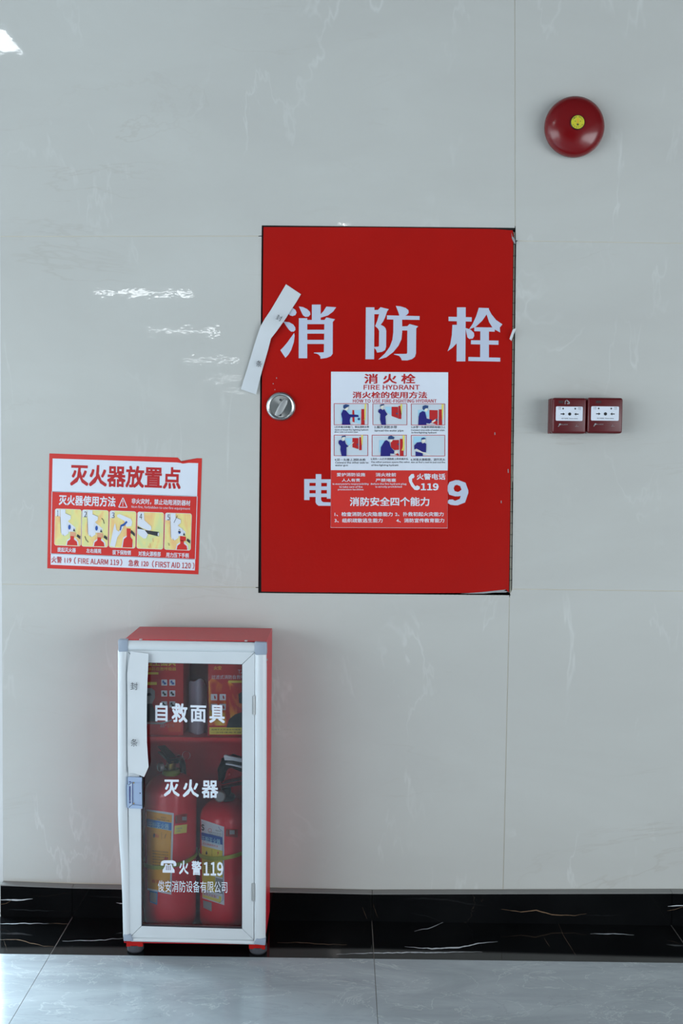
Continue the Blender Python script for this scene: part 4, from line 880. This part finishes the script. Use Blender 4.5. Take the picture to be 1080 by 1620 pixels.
# ================================================================== EXTINGUISHERS
def extinguisher(cxp, ysh, ybot, label, kind):
    Yc = -.118; R = .0655
    top = at(cxp, ysh, Yc); zb = bz0+w_+.0006; cx = top.x; zt = top.z
    t = thing('fire_extinguisher', label, 'extinguisher', (cx, Yc, zb), 'fire extinguishers standing inside the cabinet')
    H = zt-zb; M = Matrix.Translation((cx, Yc, zb))
    prof = [(R*.80, 0), (R*.90, .003), (R*.93, .012), (R*.99, .020), (R, .03)]
    nsh = 8
    for i in range(nsh+1):
        a = i/nsh*math.pi/2*.93; prof.append((R*math.cos(a)*.82+R*.18, H-.048+.044*math.sin(a)))
    prof += [(.020, H-.002), (.017, H)]
    MB().lathe(prof, M, 48).build('cylinder', M_EXT, t, smooth=True)
    neck = MB().lathe([(.021, H-.004), (.0225, H-.001), (.0225, H+.006), (.020, H+.009)], M, 32).build('neck_ring', M_OLIVE if kind == 0 else M_FOOT, t, smooth=True)
    vb = MB().lathe([(.011, H+.008), (.013, H+.012), (.013, H+.026), (.009, H+.03)], M, 20).build('valve_body', M_BRASS if kind == 0 else M_BLACKP, t, smooth=True)
    # gauge
    if kind == 0: gp = Vector((cx-.024, Yc-.012, zb+H+.017)); gd = Vector((-.75, -.6, .05)); gr = .011
    else: gp = Vector((cx-.012, Yc-.03, zb+H+.014)); gd = Vector((-.25, -1, .05)); gr = .0145
    MB().tube([Vector((cx, Yc, gp.z)), gp], .004, 8).build('gauge_stem', M_BRASS, t, smooth=True)
    gg = MB().lathe([(gr*.8, -.006), (gr, -.004), (gr, .004), (gr*.85, .006), (gr*.8, .0045)], AX(gp, gd), 24).build('gauge', M_STEEL2, t, smooth=True)
    MB().lathe([(.0003, .0058), (gr*.78, .005)], AX(gp, gd), 24, False).build('dial', M_GREYP, gg)
    # lever handles pointing right/back
    hz = zb+H+.03
    if kind == 0:
        hd = Vector((-.5, .75, 0)).normalized()
    else: hd = Vector((.9, .15, 0)).normalized()
    c0 = Vector((cx, Yc, hz)); pr = Vector((-hd.y, hd.x, 0))*.010
    for nm, z0, z1, L in (('lower_handle', -.004, .008, .06 if kind == 0 else .075), ('upper_lever', .008, .022 if kind == 0 else .040, .062 if kind == 0 else .085)):
        mb = MB(); a = c0-hd*.012+Vector((0, 0, z0)); b = c0+hd*L*.4+Vector((0, 0, z0+.008)); c_ = c0+hd*L+Vector((0, 0, z1)); th = Vector((0, 0, .003))
        for p, q2 in ((a, b), (b, c_)): mb.hexa([p-pr, p+pr, q2+pr, q2-pr], [p-pr+th, p+pr+th, q2+pr+th, q2-pr+th])
        mb.build(nm, M_BLACKP, t)
    if kind == 0:
        a = at(268, 1200, Yc-.03); b = at(288.5, 1196.8, Yc-.045); cc = at(294.8, 1194.6, Yc-.048)
        MB().tube([a, b], .0011, 6).build('safety_pin', M_STEEL, t, smooth=True)
        MB().tube([at(294.6+6.2*math.cos(k/18*2*math.pi), 1194.6+6.4*math.sin(k/18*2*math.pi), Yc-.046) for k in range(18)], .0006, 6, True).build('pin_ring', M_STEEL, t, smooth=True)
    else:
        a = at(352, 1238, Yc-.03); b = at(362, 1224.5, Yc-.042)
        MB().tube([a, b], .0012, 6).build('safety_pin', M_PDRED, t, smooth=True)
        MB().lathe([(.002, 0), (.0042, .002), (.0042, .006), (.002, .008)], AX(at(361, 1225.5, Yc-.04), (.5, -.2, .5)), 12).build('pin_knob', M_PRED, t, smooth=True)
    # hose
    if kind == 1:
        hs = [at(x, y, Yc+dy) for x, y, dy in ((350, 1234, -.03), (351, 1218, -.032), (357, 1207, -.034), (368, 1204, -.036), (380, 1208, -.036), (392, 1216, -.03), (399, 1232, -.02), (400, 1262, -.01), (400, 1330, 0))]
        ho = MB().tube(hs, [.008, .012, .016, .018, .018, .016, .012, .008, .008], 14).build('hose', M_BLACKP, t, smooth=True)
        MB().prism([(353.5, 1195.5), (357, 1194.6), (366, 1197), (384, 1200.5), (384, 1206.5), (368, 1203.6), (355, 1203)], Yc-.058, Yc-.05).build('painted_highlight', M_PWHITE, ho, bevel=.0008)  # white shapes stand in for reflection highlights on the black hose
        MB().prism([(356.5, 1208), (366, 1208.6), (384, 1212.4), (384, 1216), (368, 1211.6), (357, 1209.8)], Yc-.058, Yc-.05).build('painted_highlight', M_PWHITE, ho, bevel=.0004)
        return t, Vector((cx, Yc, 0)), R, zb, H
    hs = []
    for k in range(15):
        a = k/14; hs.append(Vector((cx+.01+.02*a, Yc+.02+.062*min(1, 3*a), hz-.006+.018*math.sin(a*math.pi)*(1-a) - H*.72*a*a)))
    MB().tube(hs, .0078, 10).build('hose', M_BLACKP, t, smooth=True)
    return t, Vector((cx, Yc, 0)), R, zb, H
def cylfn(C, R, k):
    def fn(px, py):
        d = ROT @ Vector(((px-540)/F, (810-py)/F, -1)); rr = R+.0004+.0005*k
        ox, oy = CAM.x-C.x, CAM.y-C.y; a = d.x**2+d.y**2; b = ox*d.x+oy*d.y; c_ = ox*ox+oy*oy-rr*rr; D = b*b-a*c_
        tt = (-b-math.sqrt(max(D, 0)))/a; return CAM+d*tt
    return fn
def gridpatch(mb, P, fn, nx=14, ny=2):   # P: px quad tl,tr,br,bl
    vs = []
    for j in range(ny+1):
        for i in range(nx+1):
            a, b = i/nx, j/ny
            vs.append(fn((P[0][0]*(1-a)+P[1][0]*a)*(1-b)+(P[3][0]*(1-a)+P[2][0]*a)*b, (P[0][1]*(1-a)+P[1][1]*a)*(1-b)+(P[3][1]*(1-a)+P[2][1]*a)*b))
    mb.add(vs, [(j*(nx+1)+i, j*(nx+1)+i+1, (j+1)*(nx+1)+i+1, (j+1)*(nx+1)+i) for j in range(ny) for i in range(nx)]); return mb
e1, Cc, R, zb, H = extinguisher(270.5, 1222, 1465, 'taller red extinguisher with a green neck ring and orange label, left in the cabinet', 0)
F0, F1, F2, F3 = [cylfn(Cc, R, k) for k in range(4)]
def curve(fn, x0, x1, dip):      # label edges curve upward towards the sides on the photo
    return fn
lb = gridpatch(MB(), [(231.5, 1280), (275, 1286.4), (271, 1415.3), (233, 1408)], F0).build('label', M_PWHITE, e1)
gridpatch(MB(), [(231.7, 1283), (271.8, 1289.5), (271.4, 1301.5), (231.8, 1295)], F1).build('orange_field', M_ORANGE, lb)
gridpatch(MB(), [(231.8, 1295.6), (271.4, 1302.2), (271, 1313.8), (231.9, 1307)], F1).build('blue_band', M_BLUE, lb)
gridpatch(MB(), [(232, 1308), (271, 1314.6), (268.3, 1412), (233.2, 1405)], F1).build('orange_field', M_ORANGE, lb)
mb = MB(); text(mb, '干粉灭火器', (234.5, 1299.5, 267, 1309), F2, .02, .12); mb.build('lettering', M_LBLUE, lb)
mb = MB(); text(mb, '手提式', (254, 1292, 263, 1294), F2, 0, .12); text(mb, '磷酸铵盐干粉', (248, 1295, 268, 1297.5), F2, 0, .12)
for r in range(6): text(mb, '使用时拔出保险销', (241, 1345+r*4.4, 266, 1347+r*4.4), F2, 0, .1)
mb.flat([(242, 1321), (244, 1317.5), (245.5, 1321), (244.5, 1325), (242.5, 1325)], F2); mb.flat(line((262.5, 1319.5), (260.5, 1326), .7), F2)
for a in ((255.5, 1316.5, 255.8, 1328), (270, 1318, 270.3, 1329)): mb.flat(rect(*a), F2)
mb.build('small_print', M_INK, lb)
mb = MB(); text(mb, '灭火', (245, 1319, 251.5, 1325), F2, .02, .1); mb.flat([(259, 1360), (262, 1354.5), (263.5, 1357.5), (266, 1356), (265, 1360)], F2); text(mb, '有限公司', (240, 1391, 266, 1396.5), F2, .0, .12); mb.build('red_print', M_PRED, lb)
gridpatch(MB(), [(236.5, 1408.3), (249.5, 1411), (248.5, 1431.5), (237, 1427.5)], F0, 4).build('small_label', M_BLUE, e1)
gridpatch(MB(), [(237.6, 1411), (248, 1413.2), (247.2, 1429), (238, 1425.4)], F1, 4).build('small_label', M_GREYP, e1)
gridpatch(MB(), [(276.6, 1290), (296, 1287), (295.5, 1301), (276.8, 1303.5)], F0, 4).build('faded_label', M_CARD2, e1)
mb = MB(); text(mb, '合格证', (277.6, 1291, 280, 1301), F1, 0); mb.flat(rect(288, 1292, 295, 1298), F1); mb.build('label_print', M_GREYP, e1)
gridpatch(MB(), [(276.2, 1306.3), (296, 1304), (295, 1317.2), (275.4, 1319.8)], F0, 4).build('yellow_label', M_YEL, e1)
mb = MB(); text(mb, '检查合格', (279, 1309.5, 288, 1312.5), F1, 0, -.1); text(mb, '日期', (279, 1314, 285, 1316.5), F1, 0, -.1); mb.build('label_print', M_GREYP, e1)
e2, C2_, R, zb, H2 = extinguisher(357.5, 1262, 1469, 'shorter red extinguisher with a white and yellow label, right in the cabinet', 1)
F0, F1, F2, F3 = [cylfn(C2_, R, k) for k in range(4)]
lb = gridpatch(MB(), [(318, 1296), (354.3, 1308), (354.6, 1432), (320, 1421)], F0).build('label', M_PWHITE, e2)
gridpatch(MB(), [(318, 1316.5), (351.5, 1324.5), (351.7, 1336.6), (318.2, 1328.2)], F1).build('blue_band', M_DBLUE, lb)
gridpatch(MB(), [(318.8, 1338), (351.8, 1346), (352, 1388.6), (319.3, 1381)], F1).build('yellow_field', M_LYEL, lb)
gridpatch(MB(), [(319.3, 1381.4), (340.3, 1387), (340.4, 1412.5), (319.8, 1406)], F1).build('yellow_field', M_LYEL, lb)
gridpatch(MB(), [(340.9, 1388.6), (351.8, 1391.2), (351.8, 1414.5), (341, 1412)], F1, 5).build('grey_field', M_GREYP, lb)
gridpatch(MB(), [(320.2, 1410), (350.2, 1418.5), (349, 1428.6), (320.6, 1419.5)], F1).build('yellow_field', M_YEL, lb)
gridpatch(MB(), [(321.2, 1410.4), (346, 1417.5), (346, 1422.4), (321.4, 1415.6)], F2).build('white_field', M_PWHITE, lb)
mb = MB(); text(mb, '干粉灭火器', (318.6, 1321.5, 348.4, 1331), F2, .02, .22); mb.build('lettering', M_LBLUE, lb)
mb = MB(); text(mb, 'S', (318.2, 1303.5, 323, 1313.5), F2, .04, .2)
for a in ((340.6, 1312.5, 349.5, 1315), (329.5, 1315, 349.5, 1317), (331, 1318.4, 349, 1320.4)): text(mb, '手提式贮压式', a, F2, 0, .18)
for r in range(7): text(mb, '使用时拔出保险销', (322, 1362+r*3.2, 339, 1363.6+r*3.2), F2, 0, .2)
mb.flat([(325, 1350), (326.6, 1345), (328.2, 1350.6), (327, 1352), (325.4, 1351.5)], F2)
for a in ((334.8, 1343, 335.2, 1355), (335.2, 1366, 335.5, 1381)): mb.flat(rect(*a), F2)
mb.build('small_print', M_INK, lb)
mb = MB(); mb.flat([(343.5, 1349), (345.5, 1345.5), (344.8, 1348.4), (346.4, 1348.2), (343, 1354.5), (344.4, 1350)], F2); text(mb, '防灭火设备厂', (322, 1411.6, 345.5, 1415.6), F3, 0, .25); text(mb, '灭火器使用方法', (320.5, 1332.6, 344.5, 1335.4), F2, 0, .22)
P = circ(331.8, 1313.4, 2.8, 14)
for a, b in zip(P, P[1:]+P[:1]): mb.flat(line(a, b, .5), F2)
mb.build('red_print', M_PRED, lb)
mb = MB()
for a, b in zip([(319, 1299.5), (346, 1308.5), (347.5, 1312), (351.8, 1315), (352.6, 1424), (347, 1428.2)], [(346, 1308.5), (347.5, 1312), (351.8, 1315), (352.6, 1424), (347, 1428.2), (321, 1420)]): mb.flat(line(a, b, .5), F2)
mb.build('border_line', M_DBLUE, lb)
gridpatch(MB(), [(321, 1424), (334.5, 1428), (334.6, 1441.8), (321.4, 1436)], F0, 4).build('small_label', M_GREYP, e2)
gridpatch(MB(), [(357.5, 1311.5), (376, 1312), (376, 1325), (356.5, 1323)], F0, 4).build('faded_label', M_CARD2, e2)
mb = MB(); text(mb, '合格证', (358, 1313, 360, 1322), F1, 0); mb.flat(rect(363, 1313.5, 371, 1320), F1); mb.build('label_print', M_GREYP, e2)
# painted highlights on the nozzle hose, upper right
# olive strap round both cylinders
def strapring(C, R, z, tilt, par=None):
    mb = MB(); vs = []; n = 40
    for k in range(n):
        a = 2*math.pi*k/n
        for rr, dz in ((R+.0024, -.005), (R+.0024, .005), (R+.0036, .005), (R+.0036, -.005)):
            vs.append(Vector((C.x+rr*math.cos(a), C.y+rr*math.sin(a), z+dz+tilt*math.cos(a)*R)))
    fs = []
    for k in range(n):
        for j in range(4):
            a = k*4+j; b = k*4+(j+1) % 4; a2 = ((k+1) % n)*4+j; b2 = ((k+1) % n)*4+(j+1) % 4; fs.append((a, b, b2, a2))
    return mb.add(vs, fs)
z1 = at(270, 1371, Cc.y-R).z; z2 = at(350, 1357, C2_.y-R).z
tag(strapring(Cc, R, z1, .16).build('strap', M_STRAP), 'yellow-green strap round the left extinguisher', 'strap', 'yellow-green straps round the extinguishers')
tag(strapring(C2_, R, z2, .14).build('strap', M_STRAP), 'yellow-green strap round the right extinguisher', 'strap', 'yellow-green straps round the extinguishers')

for c_ in (_cv, _cl): bpy.data.curves.remove(c_)
for o in S.objects:   # tiny print joined on one sheet cannot be picked apart
    if o.type == 'MESH' and o.parent and o.name.split('.')[0] in ('small_print', 'red_print', 'label_print', 'faded_marking', 'paint_chip', 'knuckle_joint', 'white_drawing', 'red_drawing', 'black_drawing', 'blue_drawing', 'tan_drawing', 'slot', 'border_line', 'pale_print', 'dark_print', 'cap', 'window', 'hand_and_face', 'red_drawing', 'hydrant_box', 'dark_lettering', 'flame_print', 'gap_shade'): o['kind'] = 'stuff'
